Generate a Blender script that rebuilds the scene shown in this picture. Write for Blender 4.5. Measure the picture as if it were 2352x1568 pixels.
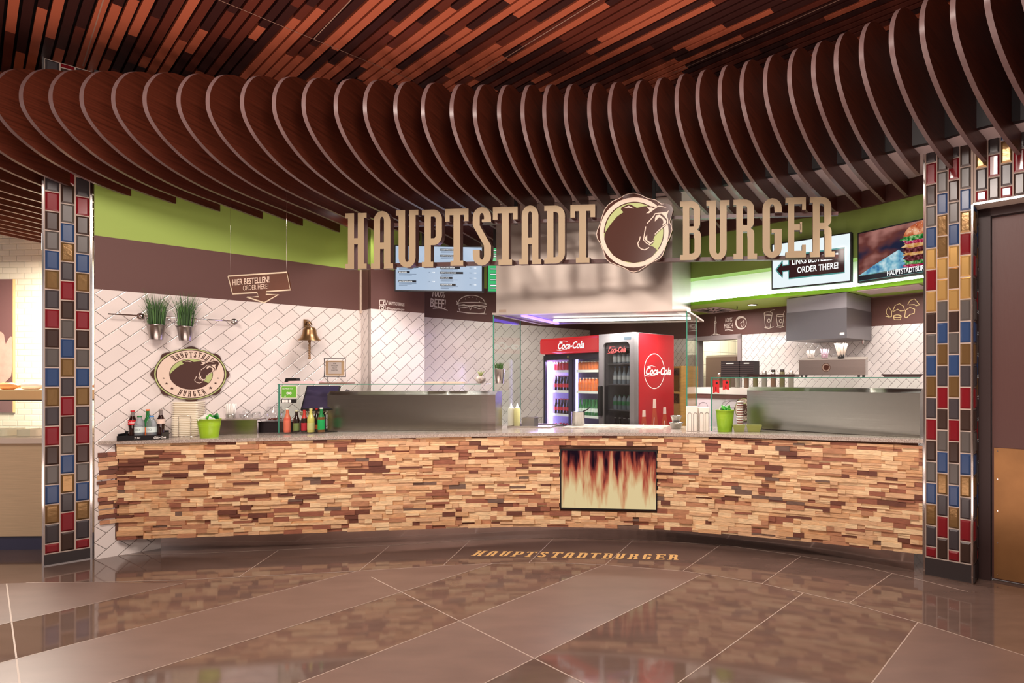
import bpy, math, random
from mathutils import Vector, Matrix
for o in list(bpy.data.objects): bpy.data.objects.remove(o, do_unlink=True)
SC = bpy.context.scene
COL = SC.collection
# ---------------------------------------------------------------- camera (level, shifted lens)
CX, HY, F, EYE = 1590.0, 866.0, 1288.0, 1.6
cd = bpy.data.cameras.new('camera'); cam = bpy.data.objects.new('camera', cd); COL.objects.link(cam)
cam.location = (0, 0, EYE); cam.rotation_euler = (math.radians(90), 0, 0)
cd.sensor_width = 36; cd.lens = F/2352*36; cd.shift_x = -(CX-1176)/2352; cd.shift_y = (HY-784)/2352
cd.clip_start = .05; cd.clip_end = 100
SC.camera = cam
# ---------------------------------------------------------------- light and exposure
SC.view_settings.view_transform = 'Standard'; SC.view_settings.look = 'None'
SC.view_settings.exposure = 0.0; SC.view_settings.gamma = 1.0; SC.view_settings.use_curve_mapping = False
w = bpy.data.worlds.new('world'); SC.world = w; w.use_nodes = True
w.node_tree.nodes['Background'].inputs[0].default_value = (1.0, .86, .81, 1)
w.node_tree.nodes['Background'].inputs[1].default_value = .75
def area(name, loc, size, power, color, rot=(0, 0, 0), sy=None, spread=180):
    l = bpy.data.lights.new(name, 'AREA'); l.energy = power; l.color = color; l.size = size
    if sy: l.shape = 'RECTANGLE'; l.size_y = sy
    l.spread = math.radians(spread)
    o = bpy.data.objects.new(name, l); o.location = loc; o.rotation_euler = [math.radians(a) for a in rot]; COL.objects.link(o); return o
WARM = (1, .87, .79); WHITE = (1, .90, .86)
area('mall_light', (-3.2, 2.2, 4.2), 1.2, 190, WARM, (20, 0, 0))
area('mall_light', (-.2, 1.8, 4.2), 1.2, 190, WARM, (20, 0, 0))
area('mall_light', (-1.2, -2.5, 4.2), 2.0, 230, WARM, (30, 0, 0))
area('ceiling_fill', (-2.6, 2.4, .25), 3.0, 95, (1, .80, .72), (180, 0, 0))  # added fill lamps without a fixture, brightening the slatted ceiling from below
area('ceiling_fill', (1.0, 2.2, .25), 2.4, 60, (1, .80, .72), (180, 0, 0))
area('shop_light', (-3.0, 5.75, 3.16), .5, 26, WHITE, spread=125)
area('shop_light', (-1.9, 7.3, 3.3), .6, 38, WHITE, spread=120)
area('shop_light', (.5, 5.3, 3.16), .5, 16, WHITE, spread=100)
area('shop_light', (1.5, 4.8, 3.16), .4, 13, WHITE, spread=100)
area('kitchen_light', (.3, 6.75, 2.42), .35, 12, WHITE)
area('kitchen_light', (2.0, 5.35, 2.42), .25, 5, WHITE)
area('mall_wall_fill', (-3, -4.5, 3.8), 4, 260, WARM, (-70, 0, 0))  # added lamp brightening the unseen rear wall for the steel to mirror
area('neighbour_light', (-7.3, 6.0, 3.1), .9, 280, (1, .9, .78))

# ---------------------------------------------------------------- projection helpers
def X(px, D): return (px-CX)/F*D
def Zy(py, D): return EYE-(py-HY)/F*D
def floorpt(px, py): D = EYE*F/(py-HY); return (X(px, D), D)
def atz(px, py, z): D = (EYE-z)*F/(py-HY); return (X(px, D), D)
UA = Vector((.6477, .7619)); UB = Vector((.7619, -.6477))
class Wall:
    def __init__(s, p, d): s.p = Vector(p); s.d = Vector(d).normalized(); s.n = Vector((-s.d.y, s.d.x)); s.rz = math.atan2(s.d.y, s.d.x)
    def s(s, px):
        r = (px-CX)/F; return (r*s.p.y-s.p.x)/(s.d.x-r*s.d.y)
    def pt(s, t, off=0): return s.p+s.d*t+s.n*off          # off>0 is into the wall
    def z(s, px, py): return Zy(py, s.pt(s.s(px)).y)
    def pz(s, px, py, off=0):
        w2 = Wall(s.pt(0, off), s.d); t = w2.s(px); q = w2.pt(t); return (q.x, q.y, Zy(py, q.y))
WL = Wall((-5.245, 4.92), UA); WL_end = WL.s(829)
C1 = WL.pt(WL_end); C2 = C1+UB*.30
W2 = Wall(C2, UA); W2_end = W2.s(975); C3 = W2.pt(W2_end)
W3 = Wall((-3.45, 7.23), UA)
WR = Wall((-1.69, 9.30), (.7337, -.6794)); WR_end = 5.9
W3_end = (WR.p-W3.p).dot(W3.d)

def smooth(pts):
    pts = sorted(pts); xs = [p[0] for p in pts]; ys = [p[1] for p in pts]; n = len(xs); m = []
    for i in range(n):
        a, b = max(0, i-1), min(n-1, i+1); m.append((ys[b]-ys[a])/(xs[b]-xs[a]))
    def f(x):
        if x <= xs[0]: return ys[0]+m[0]*(x-xs[0])
        if x >= xs[-1]: return ys[-1]+m[-1]*(x-xs[-1])
        for i in range(n-1):
            if x <= xs[i+1]: break
        h = xs[i+1]-xs[i]; t = (x-xs[i])/h; t2, t3 = t*t, t*t*t
        return (2*t3-3*t2+1)*ys[i]+(t3-2*t2+t)*h*m[i]+(-2*t3+3*t2)*ys[i+1]+(t3-t2)*h*m[i+1]
    return f
fc = smooth([(-5.13, 5.016), (-4.23, 5.14), (-3.24, 5.287), (-2.06, 5.426), (-1.22, 5.44), (-.375, 5.363), (.44, 5.155), (1.18, 4.897), (1.895, 4.606)])
def fn(f, x, e=.02):
    d = Vector((2*e, f(x+e)-f(x-e))).normalized(); return Vector((-d.y, d.x))      # pointing away from the viewer
def off(f, x, o): q = Vector((x, f(x)))+fn(f, x)*o; return q
def ZC(x): return 1.067+.0079*(x+1.2)
def ctop(px, py):                                    # pixel -> point on the worktop
    z = 1.06
    for _ in range(6): q = atz(px, py, z); z = ZC(q[0])
    return Vector((q[0], q[1], z))

# ---------------------------------------------------------------- materials
def lin(c): return [((v/255)/12.92 if v/255 <= .04045 else (((v/255)+.055)/1.055)**2.4) for v in c[:3]]+[1]
MATS = {}
def mat(name, col=(128, 128, 128), rough=.5, metal=0, emit=0, ecol=None, alpha=1, trans=0, ior=1.45, coat=0, noise=0, nscale=8, stretch=(1, 1, 1), bump=0, ncol=None):
    if name in MATS: return MATS[name]
    m = bpy.data.materials.new(name); m.use_nodes = True; nt = m.node_tree; b = nt.nodes['Principled BSDF']
    b.inputs['Base Color'].default_value = lin(col); b.inputs['Roughness'].default_value = rough; b.inputs['Metallic'].default_value = metal
    b.inputs['IOR'].default_value = ior; b.inputs['Transmission Weight'].default_value = trans; b.inputs['Coat Weight'].default_value = coat
    if emit: b.inputs['Base Color'].default_value = (.01, .01, .01, 1); b.inputs['Roughness'].default_value = .15; b.inputs['Emission Color'].default_value = lin(ecol or col); b.inputs['Emission Strength'].default_value = emit
    if alpha < 1: b.inputs['Alpha'].default_value = alpha
    if noise or bump or ncol:
        tc = nt.nodes.new('ShaderNodeTexCoord'); mp = nt.nodes.new('ShaderNodeMapping'); mp.inputs['Scale'].default_value = stretch
        nz = nt.nodes.new('ShaderNodeTexNoise'); nz.inputs['Scale'].default_value = nscale; nz.inputs['Detail'].default_value = 4
        nt.links.new(tc.outputs['Object'], mp.inputs[0]); nt.links.new(mp.outputs[0], nz.inputs[0])
        if noise or ncol:
            cr = nt.nodes.new('ShaderNodeValToRGB'); c = lin(col); cr.color_ramp.elements[0].position = .3; cr.color_ramp.elements[1].position = .7
            c2 = lin(ncol) if ncol else [min(1, v*(1+noise)) for v in c[:3]]+[1]
            c1 = c if ncol else [v*(1-noise) for v in c[:3]]+[1]
            cr.color_ramp.elements[0].color = c1; cr.color_ramp.elements[1].color = c2
            nt.links.new(nz.outputs[0], cr.inputs[0]); nt.links.new(cr.outputs[0], b.inputs['Base Color'])
        if bump:
            bp = nt.nodes.new('ShaderNodeBump'); bp.inputs['Strength'].default_value = bump; bp.inputs['Distance'].default_value = .01
            nt.links.new(nz.outputs[0], bp.inputs['Height']); nt.links.new(bp.outputs[0], b.inputs['Normal'])
    MATS[name] = m; return m
def glass_mat(name, tint=(251, 254, 252), gloss=.10, rough=.0):
    if name in MATS: return MATS[name]
    m = bpy.data.materials.new(name); m.use_nodes = True; nt = m.node_tree; nt.nodes.remove(nt.nodes['Principled BSDF'])
    t = nt.nodes.new('ShaderNodeBsdfTransparent'); g = nt.nodes.new('ShaderNodeBsdfGlossy'); mx = nt.nodes.new('ShaderNodeMixShader'); fr = nt.nodes.new('ShaderNodeFresnel'); fr.inputs[0].default_value = 1.45
    t.inputs[0].default_value = lin(tint); g.inputs[1].default_value = rough; nt.nodes.remove(fr)
    lw = nt.nodes.new('ShaderNodeLayerWeight'); pw_ = nt.nodes.new('ShaderNodeMath'); pw_.operation = 'POWER'; pw_.inputs[1].default_value = 4.0
    mu = nt.nodes.new('ShaderNodeMath'); mu.operation = 'MULTIPLY_ADD'; mu.inputs[1].default_value = .5; mu.inputs[2].default_value = gloss*.3
    nt.links.new(lw.outputs['Facing'], pw_.inputs[0]); nt.links.new(pw_.outputs[0], mu.inputs[0]); nt.links.new(mu.outputs[0], mx.inputs[0]); nt.links.new(t.outputs[0], mx.inputs[1]); nt.links.new(g.outputs[0], mx.inputs[2])
    nt.links.new(mx.outputs[0], nt.nodes['Material Output'].inputs[0]); MATS[name] = m; return m
def brick_mat(name, c1, c2, mortar, bw, rh, ms, rot, rough=.12, bumps=.35, offs=.5):
    m = bpy.data.materials.new(name); m.use_nodes = True; nt = m.node_tree; b = nt.nodes['Principled BSDF']
    b.inputs['Roughness'].default_value = rough
    uv = nt.nodes.new('ShaderNodeUVMap'); mp = nt.nodes.new('ShaderNodeMapping'); mp.inputs['Rotation'].default_value = (0, 0, math.radians(rot))
    br = nt.nodes.new('ShaderNodeTexBrick'); br.inputs['Scale'].default_value = 1; br.inputs['Brick Width'].default_value = bw; br.inputs['Row Height'].default_value = rh
    br.inputs['Mortar Size'].default_value = ms; br.inputs['Mortar Smooth'].default_value = .1; br.offset = offs
    br.inputs['Color1'].default_value = lin(c1); br.inputs['Color2'].default_value = lin(c2); br.inputs['Mortar'].default_value = lin(mortar)
    b2 = nt.nodes.new('ShaderNodeTexBrick'); b2.offset = offs
    for k, v in (('Scale', 1), ('Brick Width', bw), ('Row Height', rh), ('Mortar Size', ms*3.2), ('Mortar Smooth', 1.0)): b2.inputs[k].default_value = v
    b2.inputs['Color1'].default_value = b2.inputs['Color2'].default_value = (1, 1, 1, 1); b2.inputs['Mortar'].default_value = (0, 0, 0, 1)
    bp = nt.nodes.new('ShaderNodeBump'); bp.inputs['Strength'].default_value = bumps; bp.inputs['Distance'].default_value = .006
    nt.links.new(uv.outputs[0], mp.inputs[0]); nt.links.new(mp.outputs[0], br.inputs[0]); nt.links.new(mp.outputs[0], b2.inputs[0])
    nt.links.new(br.outputs[0], b.inputs['Base Color']); nt.links.new(b2.outputs[0], bp.inputs['Height']); nt.links.new(bp.outputs[0], b.inputs['Normal'])
    MATS[name] = m; return m

M_tile = brick_mat('diagonal_wall_tile', (226, 216, 210), (218, 208, 202), (104, 94, 90), .206, .103, .0022, -45)
M_tile2 = brick_mat('diagonal_wall_tile_back', (230, 224, 220), (222, 216, 212), (110, 104, 102), .140, .070, .0017, -45)
M_subway = brick_mat('subway_tile', (240, 228, 205), (232, 220, 196), (214, 200, 175), .2, .075, .003, 0)
M_sqtile = brick_mat('square_tile', (232, 226, 206), (226, 220, 200), (150, 145, 132), .2, .2, .003, 0, offs=0)
M_brown = mat('brown_wall_paint', (92, 60, 54), .6)
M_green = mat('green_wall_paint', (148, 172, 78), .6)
M_greend = mat('green_paint_shaded', (120, 140, 66), .6)  # the wall green again, with the bulkhead's shade put into the colour
M_soff = mat('ceiling_white', (200, 180, 178), .5)
M_black = mat('black_matte', (16, 13, 13), .6)
M_fascia = mat('fascia_dark', (30, 24, 26), .5)
M_steel = mat('steel', (178, 172, 168), .26, 1, noise=.06, nscale=3, stretch=(.4, .4, 30))
M_steelw = mat('steel_hood', (196, 184, 174), .45, 1, noise=.05, nscale=2)
M_chrome = mat('chrome', (220, 215, 212), .12, 1)
M_plinth = mat('plinth_steel', (215, 205, 202), .14, 1, noise=.12, nscale=3)
M_dmetal = mat('dark_metal', (52, 46, 45), .4, .6)
M_white = mat('white_plastic', (240, 236, 230), .4)
M_paper = mat('paper', (238, 228, 216), .8)
M_glass = glass_mat('clear_glass')
M_gedge = mat('glass_edge', (70, 140, 118), .15, alpha=.85)
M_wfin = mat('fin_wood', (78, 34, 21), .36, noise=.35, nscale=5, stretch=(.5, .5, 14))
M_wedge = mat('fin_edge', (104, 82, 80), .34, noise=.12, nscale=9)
M_letter = mat('sign_beige', (158, 138, 108), .5)
M_lside = mat('sign_brown', (74, 46, 42), .4)
M_logo_w = mat('logo_beige', (214, 192, 174), .4)
M_logo_b = mat('logo_brown', (70, 42, 34), .18)
M_logo_g = mat('logo_green', (166, 178, 112), .4)
M_granite = mat('granite', (128, 112, 102), .16, ncol=(205, 192, 180), nscale=150)
M_red = mat('red_glaze', (118, 22, 30), .15, coat=.5)
M_lime = mat('lime_enamel', (148, 186, 40), .3)
M_chalk = mat('chalk_white', (225, 212, 200), .9)
M_emw = mat('light_white', (255, 250, 245), .5, emit=8)

# ---------------------------------------------------------------- mesh builder
class MB:
    def __init__(s): s.v = []; s.f = []; s.m = []; s.uv = []; s.sm = []
    def add(s, vs, fs, m=0, uvs=None, smooth=False):
        o = len(s.v); s.v += [tuple(v) for v in vs]
        for i, f in enumerate(fs): s.f.append(tuple(o+k for k in f)); s.m.append(m); s.uv.append(uvs[i] if uvs else None); s.sm.append(smooth)
        return s
    def box(s, x0, x1, y0, y1, z0, z1, m=0, M=None):
        vs = [Vector(p) for p in ((x0, y0, z0), (x1, y0, z0), (x1, y1, z0), (x0, y1, z0), (x0, y0, z1), (x1, y0, z1), (x1, y1, z1), (x0, y1, z1))]
        if M: vs = [M@v for v in vs]
        return s.add(vs, [(0, 3, 2, 1), (4, 5, 6, 7), (0, 1, 5, 4), (1, 2, 6, 5), (2, 3, 7, 6), (3, 0, 4, 7)], m)
    def rbox(s, x0, x1, y0, y1, z0, z1, r, m=0, axis='z', seg=4):        # rounded corners about one axis
        def rr(a0, a1, b0, b1):
            pts = []
            for cx, cy, st in ((a1-r, b1-r, 0), (a0+r, b1-r, 90), (a0+r, b0+r, 180), (a1-r, b0+r, 270)):
                for i in range(seg+1):
                    t = math.radians(st+90*i/seg); pts.append((cx+r*math.cos(t), cy+r*math.sin(t)))
            return pts
        if axis == 'z': P = rr(x0, x1, y0, y1); a = [(p[0], p[1], z0) for p in P]; b = [(p[0], p[1], z1) for p in P]
        elif axis == 'y': P = rr(x0, x1, z0, z1); a = [(p[0], y1, p[1]) for p in P]; b = [(p[0], y0, p[1]) for p in P]
        else: P = rr(y0, y1, z0, z1); a = [(x0, p[0], p[1]) for p in P]; b = [(x1, p[0], p[1]) for p in P]
        n = len(P); return s.add(a+b, [tuple(range(n))[::-1], tuple(range(n, 2*n))]+[(i, (i+1) % n, n+(i+1) % n, n+i) for i in range(n)], m)
    def prism(s, pts, y0, y1, m=0, ms=None):                             # polygon in xz, from y0 (front) to y1
        n = len(pts); a = [(p[0], y0, p[1]) for p in pts]; b = [(p[0], y1, p[1]) for p in pts]
        s.add(a+b, [tuple(range(n)), tuple(range(n, 2*n))[::-1]], m)
        return s.add(a+b, [(i, n+i, n+(i+1) % n, (i+1) % n) for i in range(n)], m if ms is None else ms)
    def tri(s, pts, y, m=0):
        from mathutils.geometry import tessellate_polygon
        V = [Vector((p[0], p[1], 0)) for p in pts]; T = tessellate_polygon([V]); return s.add([(p[0], y, p[1]) for p in pts], [tuple(t) for t in T], m)
    def lathe(s, prof, c=(0, 0), m=0, n=16, z=0, sx=1, sy=1, smooth=True):
        vs = []; fs = []
        for r, h in prof:
            for i in range(n): t = 2*math.pi*i/n; vs.append((c[0]+r*sx*math.cos(t), c[1]+r*sy*math.sin(t), z+h))
        for k in range(len(prof)-1):
            for i in range(n): j = (i+1) % n; fs.append((k*n+i, k*n+j, (k+1)*n+j, (k+1)*n+i))
        s.add(vs, fs, m, smooth=smooth)
        if prof[0][0] > 1e-4: s.add(vs[:n], [tuple(range(n))[::-1]], m)
        if prof[-1][0] > 1e-4: s.add(vs[-n:], [tuple(range(n))], m)
        return s
    def tube(s, pts, r, m=0, n=6, closed=False, r1=None):
        P = [Vector(p) for p in pts]; k = len(P); vs = []; fs = []
        for i, p in enumerate(P):
            if closed: d = (P[(i+1) % k]-P[i-1])
            else: d = P[min(k-1, i+1)]-P[max(0, i-1)]
            if d.length < 1e-9: d = Vector((0, 0, 1))
            d.normalize(); a = d.cross(Vector((0, 0, 1)))
            if a.length < .05: a = d.cross(Vector((0, 1, 0)))
            a.normalize(); b = d.cross(a); rr = r if r1 is None else r+(r1-r)*i/max(1, k-1)
            for j in range(n): t = 2*math.pi*j/n; vs.append(p+a*rr*math.cos(t)+b*rr*math.sin(t))
        for i in range(k if closed else k-1):
            q = (i+1) % k
            for j in range(n): l = (j+1) % n; fs.append((i*n+j, i*n+l, q*n+l, q*n+j))
        if not closed: fs += [tuple(range(n)), tuple((k-1)*n+j for j in range(n))]
        return s.add(vs, fs, m, smooth=True)
    def stroke(s, pts, wd, y, m=0, w1=None, yb=None):                    # flat ribbon in the xz plane
        n = len(pts); L = []; R = []
        for i in range(n):
            a = pts[max(0, i-1)]; b = pts[min(n-1, i+1)]; dx, dz = b[0]-a[0], b[1]-a[1]; l = math.hypot(dx, dz) or 1; ww = (wd if w1 is None else wd+(w1-wd)*i/(n-1))/2
            L.append((pts[i][0]-dz/l*ww, y, pts[i][1]+dx/l*ww)); R.append((pts[i][0]+dz/l*ww, y, pts[i][1]-dx/l*ww))
        return s.add(L+R, [(n+i, n+i+1, i+1, i) for i in range(n-1)], m)
    def build(s, name, mats, parent=None, loc=None, rz=0, recalc=True):
        me = bpy.data.meshes.new(name); me.from_pydata(s.v, [], s.f)
        if not isinstance(mats, (list, tuple)): mats = [mats]
        for m in mats: me.materials.append(m)
        me.polygons.foreach_set('material_index', s.m); me.polygons.foreach_set('use_smooth', s.sm)
        if any(u is not None for u in s.uv):
            ul = me.uv_layers.new(name='UVMap')
            for p, u in zip(me.polygons, s.uv):
                if u:
                    for k, li in enumerate(p.loop_indices): ul.data[li].uv = u[k]
        me.update()
        if recalc and not any(u is not None for u in s.uv):
            import bmesh
            bm = bmesh.new(); bm.from_mesh(me); bmesh.ops.recalc_face_normals(bm, faces=bm.faces); bm.to_mesh(me); bm.free()
        o = bpy.data.objects.new(name, me); COL.objects.link(o)
        if parent: o.parent = parent
        if loc is not None: o.location = loc if len(loc) == 3 else (loc[0], loc[1], 0)
        o.rotation_euler = (0, 0, rz); return o
def tag(o, label, cat, group=None, kind=None):
    o['label'] = label; o['category'] = cat
    if group: o['group'] = group
    if kind: o['kind'] = kind
    return o
def thing(name, label, cat, loc, rz=0, group=None):
    o = bpy.data.objects.new(name, None); o.empty_display_size = .1; COL.objects.link(o); o.location = loc; o.rotation_euler = (0, 0, rz); return tag(o, label, cat, group)
def struct(o): o['kind'] = 'structure'; return o
def dup(root, loc, rz=None, label=None, group=None):
    r = root.copy(); COL.objects.link(r); r.location = loc
    if rz is not None: r.rotation_euler = (0, 0, rz)
    if label: r['label'] = label
    if group: r['group'] = group
    for ch in list(root.children):
        c = ch.copy(); COL.objects.link(c); c.parent = r
        for g in ch.children: d = g.copy(); COL.objects.link(d); d.parent = c
    return r
def textmesh(mb, txt, x, z, h, y, m=0, align='LEFT', shear=0, sx=1.0, bold=0, rot=0, flat=False):
    cu = bpy.data.curves.new('t', 'FONT'); cu.body = txt; cu.size = 1; cu.align_x = align; cu.shear = shear; cu.offset = bold; cu.resolution_u = 3
    ob = bpy.data.objects.new('t', cu); COL.objects.link(ob)
    bpy.context.view_layer.update(); dg = bpy.context.evaluated_depsgraph_get(); me = bpy.data.meshes.new_from_object(ob.evaluated_get(dg))
    k = h/.70; c, s_ = math.cos(rot), math.sin(rot); vs = []
    for v in me.vertices:
        px, pz = v.co.x*k*sx, v.co.y*k; qx, qz = x+px*c-pz*s_, z+px*s_+pz*c; vs.append((qx, qz, y) if flat else (qx, y, qz))
    fs = [tuple(p.vertices) for p in me.polygons]
    bpy.data.objects.remove(ob); bpy.data.curves.remove(cu); bpy.data.meshes.remove(me)
    return mb.add(vs, fs, m)
def ell(cx, cz, rx, rz_, a0=0, a1=360, n=32):
    return [(cx+rx*math.cos(math.radians(a0+(a1-a0)*i/n)), cz+rz_*math.sin(math.radians(a0+(a1-a0)*i/n))) for i in range(n+(0 if a1-a0 == 360 else 1))]
rnd = random.Random(7)
ORD = ['first', 'second', 'third', 'fourth', 'fifth', 'sixth', 'seventh', 'eighth', 'ninth', 'tenth', 'eleventh', 'twelfth', 'thirteenth', 'fourteenth', 'fifteenth', 'sixteenth', 'seventeenth', 'eighteenth', 'nineteenth', 'twentieth']
def ordinal(n):
    if n < 20: return ORD[n]
    t = {20: 'twenty', 30: 'thirty', 40: 'forty', 50: 'fifty'}[(n+1)//10*10]
    return {20: 'twentieth', 30: 'thirtieth', 40: 'fortieth', 50: 'fiftieth'}[(n+1)//10*10] if (n+1) % 10 == 0 else t+'-'+ORD[(n+1) % 10-1]
# ================================================================ SETTING
def wquads(mb, W, s0, s1, bands, u0=0, thick=.08):
    for z0, z1, m in bands:
        a, b = W.pt(s0), W.pt(s1); a2, b2 = W.pt(s0, thick), W.pt(s1, thick)
        vs = [(a.x, a.y, z0), (b.x, b.y, z0), (b.x, b.y, z1), (a.x, a.y, z1), (a2.x, a2.y, z0), (b2.x, b2.y, z0), (b2.x, b2.y, z1), (a2.x, a2.y, z1)]
        U = [(u0+s0, z0), (u0+s1, z0), (u0+s1, z1), (u0+s0, z1)]
        mb.add(vs, [(0, 1, 2, 3), (5, 4, 7, 6), (1, 5, 6, 2), (4, 0, 3, 7), (3, 2, 6, 7), (4, 5, 1, 0)], m, [U]*6)
Z_T, Z_G, Z_S, Z_C = 2.375, 2.845, 3.4, 4.3
b3 = [(0, Z_T, 0), (Z_T, Z_G, 1), (Z_G, 3.4, 2), (3.4, Z_C, 3)]  # dark top band added to keep green bounce off the slatted ceiling
mb = MB(); wquads(mb, WL, 0, WL_end, b3); wquads(mb, Wall(C1, UB), 0, .30, b3, .1); wquads(mb, W2, 0, W2_end, b3, .05)
p3 = W3.p; rt = Wall(C3, (p3-C3)); wquads(mb, rt, 0, (p3-C3).length, b3); wquads(mb, W3, 0, W3_end+.08, b3, .08)
struct(mb.build('wall_left', [M_tile, M_brown, M_green, M_fascia]))
q = C1; mb = MB(); mb.box(-.015, .02, -.02, .0, 2.375-.03, 3.0); struct(mb.build('trim_1', mat('beige_trim', (196, 176, 158), .5), loc=(q.x, q.y, 0), rz=WL.rz))
DS0, DS1 = WR.s(1604), WR.s(1697)
mb = MB(); bR = [(0, 2.14, 0), (2.14, 3.3, 1), (3.3, Z_C, 2)]
wquads(mb, WR, -.05, DS0, bR); wquads(mb, WR, DS1, WR_end, bR, .07); wquads(mb, WR, DS0, DS1, [(2.10, 2.14, 0), (2.14, 3.3, 1), (3.3, Z_C, 2)])
e = WR.pt(WR_end); wquads(mb, Wall(e, (2.10-e.x, 4.76-e.y)), 0, (Vector((2.10, 4.76))-e).length, bR)
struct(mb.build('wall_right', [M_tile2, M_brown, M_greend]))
# doorway to the back room, its frame, and the back room
mb = MB(); mb.box(DS0-.05, DS0, -.03, .10, 0, 2.14); mb.box(DS1, DS1+.05, -.03, .10, 0, 2.14); mb.box(DS0-.05, DS1+.05, -.03, .10, 2.09, 2.15)
q = WR.pt(0); struct(mb.build('door_2', mat('grey_frame', (150, 138, 136), .4), loc=(q.x, q.y, 0), rz=WR.rz))
mb = MB(); BK = Wall(WR.pt(0, 1.7), WR.d); wquads(mb, BK, -.5, 5, [(0, 3, 0)]); wquads(mb, Wall(WR.pt(DS0-.7, .1), WR.n), 0, 1.7, [(0, 3, 0)]); struct(mb.build('wall_back', [M_sqtile]))
mb = MB(); a, b = WR.pt(-.5, .09), WR.pt(5, .09); c, d = WR.pt(5, 1.8), WR.pt(-.5, 1.8)
mb.add([(a.x, a.y, 2.6), (b.x, b.y, 2.6), (c.x, c.y, 2.6), (d.x, d.y, 2.6)], [(0, 1, 2, 3)]); struct(mb.build('ceiling.001', M_white))
area('back_room_light', (WR.pt(2.2, .9).x, WR.pt(2.2, .9).y, 2.55), .6, 22, (1, .96, .84))

# ---- floor: polished stone with honed bands and pale joints
M_floor = mat('floor_polished', (100, 80, 71), .06, noise=.12, nscale=3, stretch=(1, 3, 1)); M_floor.node_tree.nodes['Principled BSDF'].inputs['IOR'].default_value = 1.62
M_floorh = mat('floor_honed', (113, 90, 80), .36, noise=.10, nscale=3, stretch=(1, 3, 1))
M_joint = mat('floor_joint', (170, 150, 136), .5)
def fpts(L): return [Vector(floorpt(*p)) for p in L]
outer = fpts([(60, 1338), (200, 1337), (420, 1332), (548, 1325), (825, 1311), (1017, 1299), (1132, 1294), (1258, 1292), (1388, 1297), (1568, 1311), (1650, 1323), (1750, 1340), (1950, 1385), (2108, 1429), (2352, 1505)])
inner = fpts([(274, 1275), (468, 1270), (676, 1261), (900, 1252), (1088, 1240), (1268, 1235), (1462, 1240), (1664, 1252), (1830, 1275), (1987, 1302), (2124, 1334), (2223, 1359)])
mb = MB(); mb.add([(-14, -7, 0), (8, -7, 0), (8, 14, 0), (-14, 14, 0)], [(0, 1, 2, 3)], 0)
def strip(mb, P, wd, z, m):
    for a, b in zip(P, P[1:]):
        d = (b-a).normalized(); n = Vector((-d.y, d.x))*wd/2; mb.add([(a-n).to_3d()+Vector((0, 0, z)), (b-n).to_3d()+Vector((0, 0, z)), (b+n).to_3d()+Vector((0, 0, z)), (a+n).to_3d()+Vector((0, 0, z))], [(0, 1, 2, 3)], m)
Ln = {1: ((200, 1389), (420, 1339)), 2: ((200, 1471), (822, 1311)), 3: ((253, 1568), (1132, 1294)), 4: ((850, 1505), (1387, 1297)), 5: ((1115, 1568), (1612, 1319)), 6: ((1600, 1538), (1846, 1361)), 7: ((2003, 1568), (2108, 1429))}
LP = {}
for k, (a, b) in Ln.items():
    a, b = fpts([a, b]); d = (b-a).normalized(); LP[k] = (b-d*9, b); strip(mb, [b-d*9, b], .007, .0012, 2)
def seg(P, a, b):
    lo, hi = min(a.x, b.x), max(a.x, b.x); return [p for p in P if lo < p.x < hi]
def band(k1, k2):
    a0, a1 = LP[k1]; b0, b1 = LP[k2]; poly = [b0, b1]+seg(outer, a1, b1)[::-1]+[a1, a0]
    from mathutils.geometry import tessellate_polygon
    V = [p.to_3d() for p in poly]; mb.add([(p.x, p.y, .0006) for p in poly], [tuple(t) for t in tessellate_polygon([V])], 1)
band(2, 3); band(4, 5)
a0, a1 = LP[7]; poly = [a0, a1, outer[-1], Vector((outer[-1].x+.6, outer[-1].y-.5)), Vector((a0.x+6, a0.y))]; mb.add([(p.x, p.y, .0006) for p in poly], [(0, 4, 3, 2, 1)], 1)
a0, a1 = LP[1]; poly = [a1, outer[1], outer[0], Vector((-9, outer[0].y-.4)), Vector((-11, a0.y)), a0]; mb.add([(p.x, p.y, .0006) for p in poly], [tuple(range(6))], 1)
for P_, Q_ in (((853, 1325), (1340, 1568)), ((15, 1340), (45, 1568))):
    a, b = fpts([P_, Q_]); d = (b-a).normalized(); strip(mb, [a, a+d*9], .007, .0012, 2)
strip(mb, outer, .007, .0013, 2); strip(mb, inner, .007, .0013, 2)
for P_ in (((825, 1311), (895, 1253)), ((1017, 1299), (1080, 1241)), ((1215, 1292), (1272, 1236)), ((1390, 1297), (1455, 1240)), ((1568, 1311), (1655, 1251)), ((1750, 1340), (1840, 1277)), ((1950, 1385), (2050, 1316)), ((548, 1325), (640, 1263))): strip(mb, fpts(P_), .006, .0011, 2)
struct(mb.build('floor', [M_floor, M_floorh, M_joint], recalc=False))

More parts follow.
